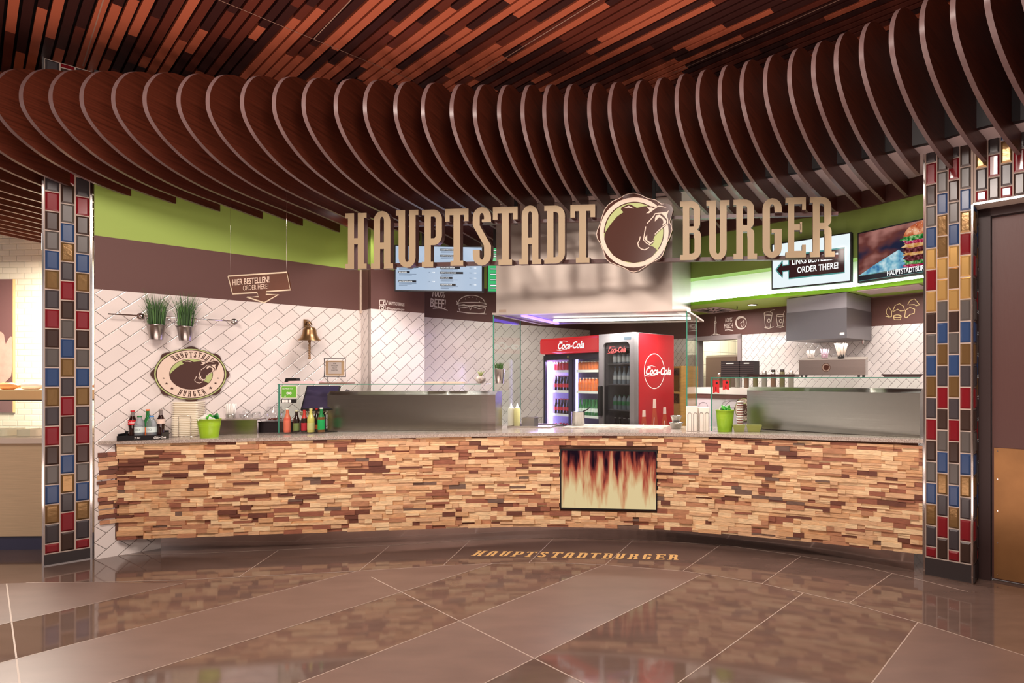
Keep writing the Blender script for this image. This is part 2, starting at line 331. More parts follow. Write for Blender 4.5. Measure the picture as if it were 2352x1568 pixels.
# ---- slatted ceiling over the mall
mb = MB(); pitch = .066; O = Vector((-1, 4.2)); fd = Vector((.8, -.62)).normalized(); fa = Vector((-fd.y, fd.x))
for k in range(-76, 40):
    t = -9.0+rnd.random()
    while t < 8.5:
        L = rnd.choice((.25, .5, .8, 1.2, 1.6)); c = O+fa*k*pitch; m = rnd.choices((0, 1, 2), (5, 4, 4))[0]
        p = [c+fd*t+fa*.025, c+fd*t-fa*.025, c+fd*(t+L)-fa*.025, c+fd*(t+L)+fa*.025]
        if -11 < p[0].x < 6 and -.5 < p[0].y < 6.8:
            mb.add([(v.x, v.y, 4.3) for v in p]+[(v.x, v.y, 4.33) for v in p], [(0, 1, 2, 3), (0, 4, 5, 1), (3, 2, 6, 7), (1, 5, 6, 2), (0, 3, 7, 4)], m)
        t += L
mb.add([(-14, -7, 4.34), (8, -7, 4.34), (8, 12, 4.34), (-14, 12, 4.34)], [(0, 1, 2, 3)], 3)
def cl(p, q, wd=.007):
    a, b = [Vector(atz(*t, 4.297)) for t in (p, q)]; d = (b-a).normalized(); a -= d*3; n = Vector((-d.y, d.x))*wd/2; mb.add([((a-n).x, (a-n).y, 4.297), ((b-n).x, (b-n).y, 4.297), ((b+n).x, (b+n).y, 4.297), ((a+n).x, (a+n).y, 4.297)], [(0, 1, 2, 3)], 4)
cl((505, 1), (950, 185)); cl((237, 1), (190, 152)); cl((1374, 1), (1100, 170)); cl((805, 1), (720, 90)); cl((1925, 1), (1545, 168))
struct(mb.build('ceiling', [mat('slat_dark', (66, 32, 28), .45), mat('slat_red', (112, 52, 38), .45), mat('slat_orange', (204, 108, 76), .5), M_black, mat('slat_joint', (190, 150, 130), .4)]))

# ---- shop ceiling, fascia, bulkhead
ff = smooth([(-3.61, 5.34), (-2.92, 5.42), (-2.47, 5.47), (-2.0, 5.54), (-1.1, 5.52), (-.197, 5.40), (.177, 5.305), (.58, 5.08), (.947, 4.90), (1.318, 4.67), (1.498, 4.53), (1.67, 4.39), (1.81, 4.32), (1.987, 4.12), (2.155, 3.976), (2.32, 3.92), (-5.2, 5.16), (-8.5, 4.9), (2.9, 3.5)])
xs = [-8.5+i*.15 for i in range(77)]
mb = MB()
for a, b in zip(xs, xs[1:]): mb.add([(a, ff(a), Z_S), (b, ff(b), Z_S), (b, ff(b), Z_C), (a, ff(a), Z_C)], [(0, 1, 2, 3)])
for a, b in zip(xs, xs[1:]): mb.add([(a, ff(a)+.06, Z_S), (b, ff(b)+.06, Z_S), (b, ff(b)+.06, Z_C), (a, ff(a)+.06, Z_C), (a, ff(a), Z_S), (b, ff(b), Z_S)], [(0, 1, 2, 3), (0, 1, 5, 4)])
struct(mb.build('trim_2', M_fascia))
mb = MB(); P = [(x, ff(x)+.06, Z_S+.005) for x in xs]+[(3.2, 12, Z_S+.005), (-8.5, 12, Z_S+.005)]
n = len(xs); vs = P[:n]+[(x, 12, Z_S+.005) for x in xs]; mb.add(vs, [(i, i+1, n+i+1, n+i) for i in range(n-1)]); struct(mb.build('ceiling.002', M_soff))
fb = smooth([(-.021, 6.65), (.988, 5.89), (1.531, 5.57), (2.08, 5.01)])
fbt = smooth([(-.9, 6.75), (.10, 6.17), (.84, 6.10), (1.26, 5.89), (1.68, 5.60), (2.18, 5.23)])
def fbb(x): return fb(x)
bx = [-1.0+.11*i for i in range(31)]
mb = MB()
def curt(mb, f, z0, z1, m, o=0, f2=None, fl=False):
    for a, b in zip(bx, bx[1:]):
        A, B = (a, f(a)+o), (b, f(b)+o); mb.add([(A[0], A[1], z0), (B[0], B[1], z0), (B[0], B[1], z1), (a, (f2 or f)(a)+o, z1)] if 0 else [(A[0], A[1], z0), (B[0], B[1], z0), (B[0], (f2 or f)(b)+o, z1), (A[0], (f2 or f)(a)+o, z1)], [(0, 1, 2, 3)], m)
def shelf(mb, f, o0, o1, z, m):
    for a, b in zip(bx, bx[1:]): mb.add([(a, f(a)+o0, z), (b, f(b)+o0, z), (b, f(b)+o1, z), (a, f(a)+o1, z)], [(0, 1, 2, 3)], m)
curt(mb, fb, 2.77, 3.24, 0); shelf(mb, fb, 0, .3, 2.77, 0)          # dark upper face
curt(mb, fb, 2.49, 2.77, 1, .22); shelf(mb, fb, 0, .3, 2.49, 2); curt(mb, fb, 2.45, 2.49, 2)
for a, b in zip(bx, bx[1:]):
    def wy(x): t = (x-WR.p.x)/WR.d.x; return max(WR.pt(t).y, fb(x))-.005
    mb.add([(a, fb(a), 2.45), (b, fb(b), 2.45), (b, wy(b), 2.45), (a, wy(a), 2.45)], [(0, 1, 2, 3)], 3)
struct(mb.build('trim_3', [M_greend, mat('cove_white', (250, 248, 246), .6), mat('lip_green_lit', (136, 205, 40), .5), mat('soffit_green', (160, 186, 84), .6)], recalc=False))  # lip is the same green with the strip's light painted in
mb = MB()
for a, b in zip(bx, bx[1:]): mb.add([(a, fb(a)+.1, 2.50), (b, fb(b)+.1, 2.50), (b, fb(b)+.13, 2.50), (a, fb(a)+.13, 2.50), (a, fb(a)+.1, 2.515), (b, fb(b)+.1, 2.515), (b, fb(b)+.13, 2.515), (a, fb(a)+.13, 2.515)], [(4, 5, 6, 7), (0, 1, 5, 4), (2, 3, 7, 6)])
tag(mb.build('cove_light_strip', mat('cove_emit', (235, 250, 255), .5, emit=18)), 'long white light strip glowing in the recess above the green ledge on the right', 'light')
mb = MB(); curt(mb, fb, 3.24, Z_S, 0, -.04); shelf(mb, fb, -.04, .02, 3.24, 0); struct(mb.build('trim_4', mat('cornice_brown', (74, 44, 38), .5)))

# ---- tiled pillars
TM = [mat('grout', (178, 160, 148), .7), M_red, mat('glaze_dkgrey', (62, 56, 58), .26), mat('glaze_bronze', (134, 104, 66), .16, .55, bump=.1, nscale=30), mat('glaze_blue', (44, 66, 104), .24), mat('glaze_grey', (84, 78, 74), .26), mat('glaze_brown', (58, 42, 36), .22), M_chrome, mat('base_tile', (54, 48, 48), .25), mat('glaze_warm_reflection', (208, 166, 100), .2, .6)]
def tiles(mb, x0, x1, z0, z1, nc, th=.172, g=.009, par=0, warm=(), top=None):
    wd = (x1-x0)/nc
    for c in range(nc):
        z = z0; k = 0; even = (c+par) % 2 == 0; xa, xb = x0+c*wd+g/2, x0+(c+1)*wd-g/2
        while z < z1:
            h = th/2 if (even and k == 0) else th; ci = k if even else (k-1) % 6
            m = (1, 2, 3, 4, 5, 6)[ci % 6]; za, zb = z+g/2, min(z+h, z1)-g/2
            if warm and warm[0] <= k <= warm[1]: m = (9, 1, 9, 3)[(k+c) % 4] if k > warm[0] else 9  # warm reflected light painted onto these rows as tile colour
            if zb-za > .02 and (top is None or zb <= 99):
                bv = .013; dz = -.009
                mb.add([(xa, 0, za), (xb, 0, za), (xb, 0, zb), (xa, 0, zb), (xa+bv, dz, za+bv), (xb-bv, dz, za+bv), (xb-bv, dz, zb-bv), (xa+bv, dz, zb-bv)],
                       [(4, 5, 6, 7), (0, 1, 5, 4), (1, 2, 6, 5), (2, 3, 7, 6), (3, 0, 4, 7)], m)
            z += h; k += 1
# left pillar
WP = Wall((-5.495, 4.737), UA); pw = .292
root = thing('tiled_pillar', 'slim floor to ceiling pillar clad in red, blue and brown glazed tiles at the left', 'pillar', (WP.p.x, WP.p.y, 0), WP.rz)
mb = MB(); mb.box(.002, pw-.002, .001, .22, 0, Z_C, 0); tiles(mb, .014, pw-.014, .10, Z_C, 3, .1665); mb.build('tile_cladding', TM, root)
mb = MB(); mb.box(0, .013, -.012, .012, 0, Z_C); mb.box(pw-.013, pw, -.012, .012, 0, Z_C); mb.box(0, pw, -.014, -.004, 0, .008); mb.build('corner_profile', M_chrome, root)
mb = MB(); mb.box(.014, pw-.014, -.010, 0, .008, .095); mb.build('base_tile', TM[8], root)
# right pillar with lintel wall and tall door
WQ = Wall((1.877, 4.545), (.81, -.586)); pw = WQ.s(2236)
root = thing('tiled_pillar', 'wide pillar clad in glazed tiles with gold reflections painted midway, beside the brown door', 'pillar', (WQ.p.x, WQ.p.y, 0), WQ.rz)
mb = MB(); mb.box(.002, pw-.002, .001, .25, 0, 3.5, 0); tiles(mb, .014, pw-.014, .15, 3.5, 4, .1715, warm=(12, 14))
R_ = Matrix.Translation((pw, 0, 0))@Matrix.Rotation(math.radians(90), 4, 'Z'); t2 = MB(); tiles(t2, .01, .24, .15, 2.93, 2, .1715, par=1); mb.add([R_@Vector(v) for v in t2.v], t2.f, 0)
k = len(mb.m)-len(t2.m); mb.m[k:] = t2.m; mb.build('tile_cladding', TM, root)
mb = MB(); mb.box(0, .013, -.012, .012, 0, 3.5); mb.box(pw-.013, pw, -.012, .012, 0, 2.93); mb.box(0, pw, -.014, -.004, .0, .010); mb.build('corner_profile', M_chrome, root)
mb = MB(); mb.box(.013, pw-.013, -.010, 0, .01, .145); mb.box(pw, pw+.008, .01, .24, .01, .145); mb.build('base_tile', TM[8], root)
mb = MB(); mb.box(pw+.001, pw+1.6, .001, .25, 2.93, 3.5, 0); tiles(mb, pw+.014, pw+.014+8*(pw-.028)/4, 2.945, 3.5, 8, .1715, par=0); mb.box(pw, pw+1.6, -.012, .0, 2.925, 2.94, 7)
mb.box(pw+.9, pw+1.6, .001, .25, 0, 2.93, 0); struct(mb.build('wall_front', TM, loc=(WQ.p.x, WQ.p.y, 0), rz=WQ.rz))
mb = MB(); mb.box(pw+.10, pw+1.2, .20, .25, .01, 2.86); dr = struct(mb.build('door_1', mat('door_brown', (84, 50, 44), .45, bump=.15, nscale=12, stretch=(6, 6, .6)), loc=(WQ.p.x, WQ.p.y, 0), rz=WQ.rz))
mb = MB(); mb.box(pw+.01, pw+.095, .16, .25, 0, 2.93); mb.box(pw+.01, pw+1.2, .16, .25, 2.865, 2.93); mb.build('door_frame', mat('door_frame_dark', (50, 30, 28), .5), dr)
mb = MB(); mb.box(pw+.115, pw+1.15, .192, .20, .02, 1.045)
for zz in (.1, .4, .7, 1.0): mb.lathe([(.006, 0), (.003, .004)], (0, 0), 1, 8); 
kp = MB(); kp.box(pw+.115, pw+1.15, .192, .20, .02, 1.045)
for xx in (pw+.14, pw+.5, pw+.86):
    for zz in (.05, .3, .55, .8, 1.02): kp.box(xx-.004, xx+.004, .188, .192, zz-.004, zz+.004, 1)
kp.build('kick_plate', [mat('brass', (150, 108, 68), .42, .7, noise=.15, nscale=4), M_chrome], dr)
# back edge of the mall behind the photographer: pale shopfront walls so polished surfaces have a room to mirror
mb = MB(); mb.add([(-14, -7, 0), (8, -7, 0), (8, -7, Z_C), (-14, -7, Z_C)], [(0, 1, 2, 3)]); struct(mb.build('wall_mall', mat('mall_wall', (170, 140, 128), .6)))

# ================================================================ CANOPY FINS
fbul = smooth([(-200, 4.12), (48, 4.12), (771, 4.26), (1037, 4.335), (1200, 4.35), (1400, 4.307), (1504, 4.24), (1600, 4.13), (1703, 4.0), (1813, 3.85), (1920, 3.67), (2047, 3.42), (2188, 3.16), (2345, 2.86), (2440, 2.7)])
PROF = [(.62, 3.95), (.45, 3.985), (.30, 3.985), (.19, 3.955), (.10, 3.895), (.04, 3.81), (.008, 3.73), (0, 3.65), (.012, 3.58), (.05, 3.515), (.12, 3.447), (.22, 3.385), (.36, 3.325), (.55, 3.28), (.75, 3.253), (.95, 3.243)]
obst = [(WL.p, WL.pt(WL_end)), (C1, C2), (C2, C3), (W3.p, W3.pt(W3_end)), (Vector((-2.15, 5.80)), Vector((.02, 5.47))), (Vector((1.78, 4.60)), Vector((2.9, 3.8))), (Vector((-8.6, 6.9)), Vector((-5.7, 6.9))), (Vector((-5.7, 6.9)), Vector((-5.5, 4.74)))]
for a, b in zip(bx, bx[1:]): obst.append((Vector((a, fb(a)-.045)), Vector((b, fb(b)-.045))))
_P = []
for i in range(len(PROF)-1):
    p0, p1, p2, p3 = PROF[max(0, i-1)], PROF[i], PROF[i+1], PROF[min(len(PROF)-1, i+2)]
    for k in range(4):
        t = k/4; _P.append(tuple(.5*((2*p1[j])+(-p0[j]+p2[j])*t+(2*p0[j]-5*p1[j]+4*p2[j]-p3[j])*t*t+(-p0[j]+3*p1[j]-3*p2[j]+p3[j])*t**3) for j in (0, 1)))
PROF = _P+[PROF[-1]]; IB = 7*4
def hit(p, d):
    best = 3.2
    for a, b in obst:
        e = b-a; den = d.x*e.y-d.y*e.x
        if abs(den) < 1e-9: continue
        t = ((a.x-p.x)*e.y-(a.y-p.y)*e.x)/den; u = ((a.x-p.x)*d.y-(a.y-p.y)*d.x)/den
        if t > .5 and -.001 <= u <= 1.001: best = min(best, t)
    return best
FX = [-18, 48, 116, 187, 260, 332, 410, 477, 556, 629, 697, 771, 838, 908, 971, 1037, 1090, 1146, 1200, 1250, 1299, 1353, 1400, 1457, 1504, 1554, 1602, 1653, 1703, 1757, 1813, 1868, 1920, 1978, 2047, 2117, 2188, 2266, 2345, 2430]
fins = []
for px in FX:
    D = fbul(px)-.02; v = .066*max(0, px-48)/1205 if px < 1253 else .066+.00095*(px-1253); fins.append((Vector((X(px, D), D)), Vector((v, 1)).normalized(), math.sqrt(1+v*v)))
left_x = [-5.40, -5.62, -5.85, -6.12, -6.34, -6.57, -6.78, -6.99, -7.22, -7.42, -7.61, -7.80, -7.98]
fins = [(Vector((x, 4.10)), Vector((0, 1)), 1) for x in left_x[::-1]]+fins
for i, (p, d, sc) in enumerate(fins):
    ue = hit(p, d); fu = ue if ue < 1.3 else None
    uf = None
    prof = [(u*sc, z) for u, z in PROF]; pts = [q for q in prof if q[0] < ue-.01]
    t = max(0, min(1, 1)); top_end = min(ue, prof[0][0])
    # fascia distance: fin body ends there above the shop ceiling
    uf = .3
    while uf < ue and ff((p+d*uf).x) > (p+d*uf).y: uf += .02
    zb = 3.243; poly = [q for q in pts if q[0] <= uf+.001 or q[1] < Z_S]
    if len(poly) < 8: continue
    # split into upper body (quad strip from the curve back to the fascia) and tail
    mbf = MB(); th = .0155
    curve = [q for q in poly]
    back = [(max(curve[k][0], uf-.0), curve[k][1]) for k in range(len(curve))]
    def add_strip(c, bk):
        n = len(c); 
        for sgn in (-1, 1):
            vs = [(sgn*th, u, z) for u, z in c]+[(sgn*th, u, z) for u, z in bk]
            mbf.add(vs, [(k, k+1, n+k+1, n+k) if sgn > 0 else (k, n+k, n+k+1, k+1) for k in range(n-1)], 0)
    cur = [q for q in curve if q[0] < uf]; uft = uf
    low = [(u, z) for u, z in curve if u >= uf]
    # point of the profile exactly at the fascia
    def pz(u):
        L = prof[IB:]
        for a, b in zip(L, L[1:]):
            if a[0] <= u <= b[0]: return a[1]+(b[1]-a[1])*(u-a[0])/(b[0]-a[0])
        return zb
    if prof[0][0] < uf: cur = [(min(uf, prof[0][0]+.25), 3.90)]+cur
    cur = cur+[(uf, pz(uf))]; add_strip(cur, [(uf, z) for u, z in cur])
    edge = [q for q in cur]
    if ue > uf+.03:
        tl = [(uf, pz(uf))]+[(u, z) for u, z in low if u > uf+.01]+([(ue, zb)] if ue > max([prof[-1][0]]+[0]) else [(ue, pz(ue))])
        add_strip(tl, [(u, Z_S) for u, z in tl]); edge += tl[1:]
        mbf.add([(-th, ue, tl[-1][1]), (th, ue, tl[-1][1]), (th, ue, Z_S), (-th, ue, Z_S)], [(0, 1, 2, 3)], 0)
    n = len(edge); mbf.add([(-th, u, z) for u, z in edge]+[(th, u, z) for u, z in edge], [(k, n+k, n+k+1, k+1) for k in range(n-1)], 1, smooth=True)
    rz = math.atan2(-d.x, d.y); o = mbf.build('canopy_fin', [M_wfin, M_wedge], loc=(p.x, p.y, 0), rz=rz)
    if i < len(left_x): lab = 'straight brown ceiling fin over the neighbouring stall, %s from the left pillar' % ordinal(len(left_x)-1-i)
    else: lab = 'curved dark wooden canopy fin, %s counted from the left end over the counter' % ordinal(i-len(left_x))
    tag(o, lab, 'ceiling fin', 'curved wooden fins of the canopy')
# ================================================================ LETTER SHAPES (slab serif, unit height)
def qarc(cx, cz, rx, rz_, ix, iz, a0, a1, n=8):
    out = []
    for i in range(n):
        s_, e_ = [math.radians(a0+(a1-a0)*k/n) for k in (i, i+1)]
        out.append([(cx+rx*math.cos(s_), cz+rz_*math.sin(s_)), (cx+rx*math.cos(e_), cz+rz_*math.sin(e_)), (cx+ix*math.cos(e_), cz+iz*math.sin(e_)), (cx+ix*math.cos(s_), cz+iz*math.sin(s_))])
    return out
def R(x0, x1, z0, z1): return [[(x0, z0), (x1, z0), (x1, z1), (x0, z1)]]
def glyph(ch):
    A, B, C, D_ = .05, .165, .235, .35; s = .09
    top = lambda: qarc(.2, .83, .15, .17, .035, .07, 0, 180); bot = lambda: qarc(.2, .17, .15, .17, .035, .07, 180, 360)
    if ch == 'H': return R(A, B, 0, 1)+R(C, D_, 0, 1)+R(B, C, .44, .55)+R(0, A, .91, 1)+R(0, A, 0, s)+R(D_, .40, .91, 1)+R(D_, .40, 0, s)
    if ch == 'A': return top()+R(A, B, 0, .83)+R(C, D_, 0, .83)+R(B, C, .34, .45)+R(0, A, 0, s)+R(D_, .40, 0, s)
    if ch == 'U': return bot()+R(A, B, .17, 1)+R(C, D_, .17, 1)+R(0, A, .91, 1)+R(D_, .40, .91, 1)
    if ch == 'P': return R(A, B, 0, 1)+R(B, .22, .88, 1)+qarc(.22, .83, .15, .17, .035, .05, 0, 90)+R(.255, .37, .55, .83)+qarc(.22, .55, .15, .17, .035, .05, 270, 360)+R(B, .22, .38, .50)+R(0, A, .91, 1)+R(0, A, 0, s)+R(B, .21, 0, s)
    if ch == 'T': return R(.1425, .2575, 0, .89)+R(0, .40, .89, 1)+R(0, .075, .78, .89)+R(.325, .40, .78, .89)+R(.09, .1425, 0, s)+R(.2575, .31, 0, s)
    if ch == 'S': return top()+bot()+R(C, D_, .74, .83)+R(.20, C, .74, .79)+R(A, B, .69, .83)+[[(A, .69), (C, .34), (D_, .34), (B, .69)]]+R(C, D_, .17, .34)+R(A, B, .17, .27)
    if ch == 'D': return R(A, B, 0, 1)+R(B, .20, .89, 1)+R(B, .20, 0, .11)+qarc(.20, .82, .17, .18, .055, .07, 0, 90)+qarc(.20, .18, .17, .18, .055, .07, 270, 360)+R(.255, .37, .18, .82)+R(0, A, .91, 1)+R(0, A, 0, s)
    if ch == 'B': return R(A, B, 0, 1)+R(B, .20, .89, 1)+R(B, .24, .46, .57)+R(B, .20, 0, .11)+qarc(.20, .85, .155, .15, .04, .04, 0, 90)+R(.24, .355, .60, .85)+[[(.24, .60), (.24, .515), (.30, .515), (.335, .55), (.355, .60)]]+[[(.24, .515), (.24, .38), (.37, .38), (.37, .43), (.35, .48), (.30, .515)]]+R(.255, .37, .16, .38)+qarc(.20, .16, .17, .16, .055, .05, 270, 360)+R(0, A, .91, 1)+R(0, A, 0, s)
    if ch == 'R': return R(A, B, 0, 1)+R(B, .20, .89, 1)+R(B, .24, .46, .57)+qarc(.20, .85, .155, .15, .04, .04, 0, 90)+R(.24, .355, .60, .85)+[[(.24, .60), (.24, .515), (.30, .515), (.335, .55), (.355, .60)]]+[[(.24, .515), (.24, .38), (.36, .38), (.36, .43), (.345, .48), (.30, .515)]]+R(.245, .36, 0, .38)+R(0, A, .91, 1)+R(0, A, 0, s)+R(.36, .41, 0, s)
    if ch == 'G': return top()+bot()+R(A, B, .17, .83)+R(C, D_, .80, .83)+R(.24, .35, .76, .80)+R(C, D_, .17, .42)+R(.19, D_, .42, .48)
    if ch == 'E': return R(A, B, 0, 1)+R(B, .38, .89, 1)+R(.31, .38, .79, .89)+R(B, .29, .455, .555)+R(.27, .31, .42, .59)+R(B, .38, 0, .11)+R(.31, .38, .11, .21)+R(0, A, .91, 1)+R(0, A, 0, s)
    return []
GW = {'H': .40, 'A': .40, 'U': .40, 'P': .37, 'T': .40, 'S': .40, 'D': .37, 'B': .37, 'R': .41, 'G': .40, 'E': .38}
def put_glyph(mb, ch, x, z, h, sx, y0, y1, m=0, ms=1, rot=0):
    c, s = math.cos(rot), math.sin(rot)
    for p in glyph(ch):
        q = []
        for a, b in p: u, v = a*h*sx, b*h; q.append((x+u*c-v*s, z+u*s+v*c))
        mb.prism(q, y0, y1, m, ms)

# ================================================================ LOGO (bear head in a ring), traced in units of its ring radius
def lg(L): return [((a-715)/610, -(b-785)/610) for a, b in L]
L_OUT = lg([(715, 95), (830, 125), (950, 190), (1100, 225), (1200, 300), (1290, 298), (1370, 340), (1405, 410), (1385, 480), (1345, 620), (1380, 690), (1390, 760), (1350, 880), (1300, 980), (1260, 1090), (1220, 1200), (1150, 1260), (1000, 1330), (880, 1410), (800, 1460), (715, 1480), (640, 1465), (550, 1410), (400, 1350), (280, 1300), (210, 1230), (170, 1100), (120, 980), (60, 880), (45, 800), (60, 730), (100, 640), (150, 480), (190, 370), (250, 290), (350, 220), (450, 180), (560, 120), (640, 100)])
L_BEAR = lg([(195, 800), (240, 720), (330, 600), (420, 500), (530, 430), (485, 380), (495, 345), (620, 295), (660, 300), (770, 360), (900, 335), (1000, 335), (1090, 355), (1140, 330), (1210, 320), (1260, 300), (1340, 310), (1390, 360), (1400, 420), (1375, 500), (1330, 640), (1230, 720), (1160, 780), (1080, 860), (1050, 930), (1075, 915), (1080, 940), (1040, 1000), (1000, 1020), (1060, 1045), (1130, 1105), (1040, 1210), (900, 1290), (715, 1320), (500, 1275), (350, 1180), (240, 1030), (190, 900)])
L_W = [lg(p) for p in ([(540, 357), (625, 320), (720, 372), (620, 352)], [(945, 355), (1030, 360), (1060, 375), (1150, 330), (1215, 340), (1300, 380), (1200, 352), (1140, 350), (985, 460), (930, 460), (1000, 410)],
     [(1085, 605), (1090, 540), (1110, 500), (1170, 490), (1230, 540), (1285, 600), (1280, 640), (1215, 680), (1235, 620), (1220, 570), (1160, 535), (1125, 570)],
     [(950, 830), (905, 890), (915, 920), (1000, 1000), (1050, 970), (1080, 930), (1010, 965), (950, 925)], [(1200, 460), (1290, 452), (1330, 415), (1300, 500), (1315, 600), (1270, 540), (1210, 480)])]
L_S = [lg(p) for p in ([(945, 640), (1060, 520), (1090, 470), (1200, 462), (1290, 452)], [(1308, 560), (1312, 640), (1240, 690), (1170, 750), (1085, 830)], [(925, 690), (905, 800), (885, 920), (940, 980), (1000, 1015)], [(830, 860), (815, 920), (785, 980), (800, 1040), (850, 1080), (910, 1095), (985, 1055)])]
def sc(L, k, cx=0, cz=0, kx=1): return [(cx+a*k*kx, cz+b*k) for a, b in L]
def bear(mb, k, y, mb_, mw, cx=0, cz=0, kx=1, st=.001):
    mb.tri(sc(L_BEAR, k, cx, cz, kx), y, mb_)
    for p in L_W: mb.tri(sc(p, k, cx, cz, kx), y-st, mw)
    for p in L_S: mb.stroke(sc(p, k, cx, cz, kx), .028*k, y-st*1.2, mw)
def ringstrip(mb, r0, r1, y, m, cx=0, cz=0, kx=1, a0=0, a1=360, n=48):
    a = ell(cx, cz, r0*kx, r0, a0, a1, n); b = ell(cx, cz, r1*kx, r1, a0, a1, n); k = len(a); vs = [(p[0], y, p[1]) for p in a]+[(p[0], y, p[1]) for p in b]
    mb.add(vs, [(i, (i+1) % k, k+(i+1) % k, k+i) for i in range(k if a1-a0 == 360 else k-1)], m)

# ================================================================ MAIN SIGN
WS = Wall((-3.31, 5.35), (4.56, -.41)); root = thing('shop_sign', 'large beige three-dimensional letters HAUPTSTADT BURGER hanging on dark rails above the counter', 'sign', (WS.p.x, WS.p.y, 2.64), WS.rz)
SGN = [('H', 793, 842, 617.5, 490), ('A', 852, 903, 617, 485), ('U', 909, 961, 615, 483), ('P', 969, 1015, 613, 482), ('T', 1022.6, 1076, 610.5, 480), ('S', 1084, 1126, 610, 476), ('T', 1132, 1189, 608.5, 475.5), ('A', 1192, 1243, 607, 472), ('D', 1250, 1297.5, 605.5, 472.5), ('T', 1310, 1367, 603.5, 470.5),
       ('B', 1562, 1610, 597.5, 462.5), ('U', 1622.5, 1675.5, 597, 460.5), ('R', 1684.6, 1739, 595, 458.5), ('G', 1749.7, 1794, 592.5, 455.5), ('E', 1804, 1851, 591.5, 454), ('R', 1860, 1917, 590.5, 453)]
for ch, x0, x1, yb, yt in SGN:
    s0, s1 = WS.s(x0), WS.s(x1); zb, zt = WS.z(x0, yb), WS.z(x0, yt); g = GW[ch]
    mb = MB(); h = zt-zb; sx = (s1-s0)/(g*h); put_glyph(mb, ch, s0-((.05*h*sx) if ch in 'SG' else 0), zb-2.64, h, sx*(1.0 if ch not in 'SG' else .40/.30), 0, .055)
    mb.build('letter', [M_letter, M_lside], root)
sA, sB = WS.s(852), WS.s(1928)
for zz, hh in ((.035, .035), (.42, .03)):
    mb = MB(); mb.box(sA, sB, .06, .10, zz-hh/2, zz+hh/2); mb.build('mounting_rail', M_lside, root)
for px in (1177, 1499):
    mb = MB(); s_ = WS.s(px); mb.box(s_-.014, s_+.014, .07, .09, .40, .76); mb.build('hanger_rod', M_black, root)
LR = 79.5/1288*5.09; sl = WS.s(1459); zl = WS.z(1459, 537.5)-2.64
mb = MB(); o3 = sc(L_OUT, LR, sl, zl); mb.prism(o3, -.06, -.01, 0, 0); mb.tri(o3, -.0605, 1); mb.tri([(sl+(a-sl)*.984, zl+(b-zl)*.984) for a, b in o3], -.0612, 0)
ringstrip(mb, LR, LR*.875, -.0625, 1, sl, zl); mb.tri(ell(sl, zl, LR*.875, LR*.875, n=48), -.0622, 2); ringstrip(mb, LR*.875, LR*.845, -.0628, 0, sl, zl, a0=-35, a1=180)
bear(mb, LR, -.064, 0, 1, sl, zl); mb.build('bear_logo', [M_logo_b, M_logo_w, M_logo_g], root)

# ================================================================ COUNTER
mb = MB(); xs2 = [-5.16+.1*i for i in range(71)]; xs2[-1] = 1.86
fp = smooth([(-5.16, 5.23), (-3.90, 5.325), (-2.94, 5.48), (-1.62, 5.71), (-.87, 5.71), (-.11, 5.59), (.99, 5.17), (1.89, 4.62)])
SX0, SX1, SZ0, SZ1 = -1.275, -.332, .328, .905
woods = [(222, 184, 140), (206, 160, 116), (182, 130, 96), (232, 200, 156), (148, 92, 70), (106, 62, 48), (112, 88, 76), (212, 170, 130)]
WM = [mat('wood_strip_%s' % 'abcdefgh'[i], c, .65, noise=.22, nscale=6, stretch=(3, 3, 26)) for i, c in enumerate(woods)]
x = -5.12
def add_piece(mb, xa, xb, za, zb, o, m, f=fc):
    a, b = off(f, xa, 0), off(f, xb, 0); t = (b-a).normalized(); n = Vector((t.y, -t.x)); k1 = a+n*o; k2 = b+n*o; g = .0008
    vs = [(k1.x, k1.y, za+g), (k2.x, k2.y, za+g), (k2.x, k2.y, zb-g), (k1.x, k1.y, zb-g), (a.x, a.y, za+g), (b.x, b.y, za+g), (b.x, b.y, zb-g), (a.x, a.y, zb-g)]
    mb.add(vs, [(0, 1, 2, 3), (0, 4, 5, 1), (3, 2, 6, 7), (1, 5, 6, 2), (0, 3, 7, 4)], m)
rows = []; z = .150
while z < 1.03: h = rnd.choice((.030, .034, .038, .042)); rows.append((z, min(z+h, 1.038))); z += h
for z0, z1 in rows:
    x = -5.125
    while x < 1.89:
        L = rnd.choice((.06, .09, .12, .15, .21)); xe = min(x+L, 1.892); zt = z1
        blocks = [(x, xe)]
        if z1 > SZ0 and z0 < SZ1: blocks = [b for b in ((x, min(xe, SX0)), (max(x, SX1), xe)) if b[1]-b[0] > .01]
        top_lim = ZC((x+xe)/2)-.028
        for xa, xb in blocks:
            sub = rnd.random() < .22; m = rnd.choices(range(8), (6, 6, 5, 6, 4, 2.2, .9, 6))[0]
            parts = [(z0, zt)] if not sub else [(z0, (z0+zt)/2), ((z0+zt)/2, zt)]
            for a_, b_ in parts:
                b_ = min(b_, top_lim)
                if b_ > a_+.004: add_piece(mb, xa, xb, a_, b_, rnd.uniform(.002, .036), m if a_ == z0 else rnd.choices(range(8), (6, 5, 5, 6, 4, 2, 1, 5))[0])
        x = xe
back = MB()
for a, b in zip(xs2, xs2[1:]):
    A, B = off(fc, a, .002), off(fc, b, .002); A2, B2 = off(fc, a, .04), off(fc, b, .04)
    back.add([(A.x, A.y, .15), (B.x, B.y, .15), (B.x, B.y, ZC(b)-.03), (A.x, A.y, ZC(a)-.03), (A2.x, A2.y, .15), (B2.x, B2.y, .15), (B2.x, B2.y, ZC(b)-.03), (A2.x, A2.y, ZC(a)-.03)], [(0, 1, 2, 3), (5, 4, 7, 6), (0, 4, 5, 1)])
cr = thing('serving_counter', 'long curved serving counter faced with split wood strips above a polished steel plinth', 'counter', (-1.2, 5.45, 0))
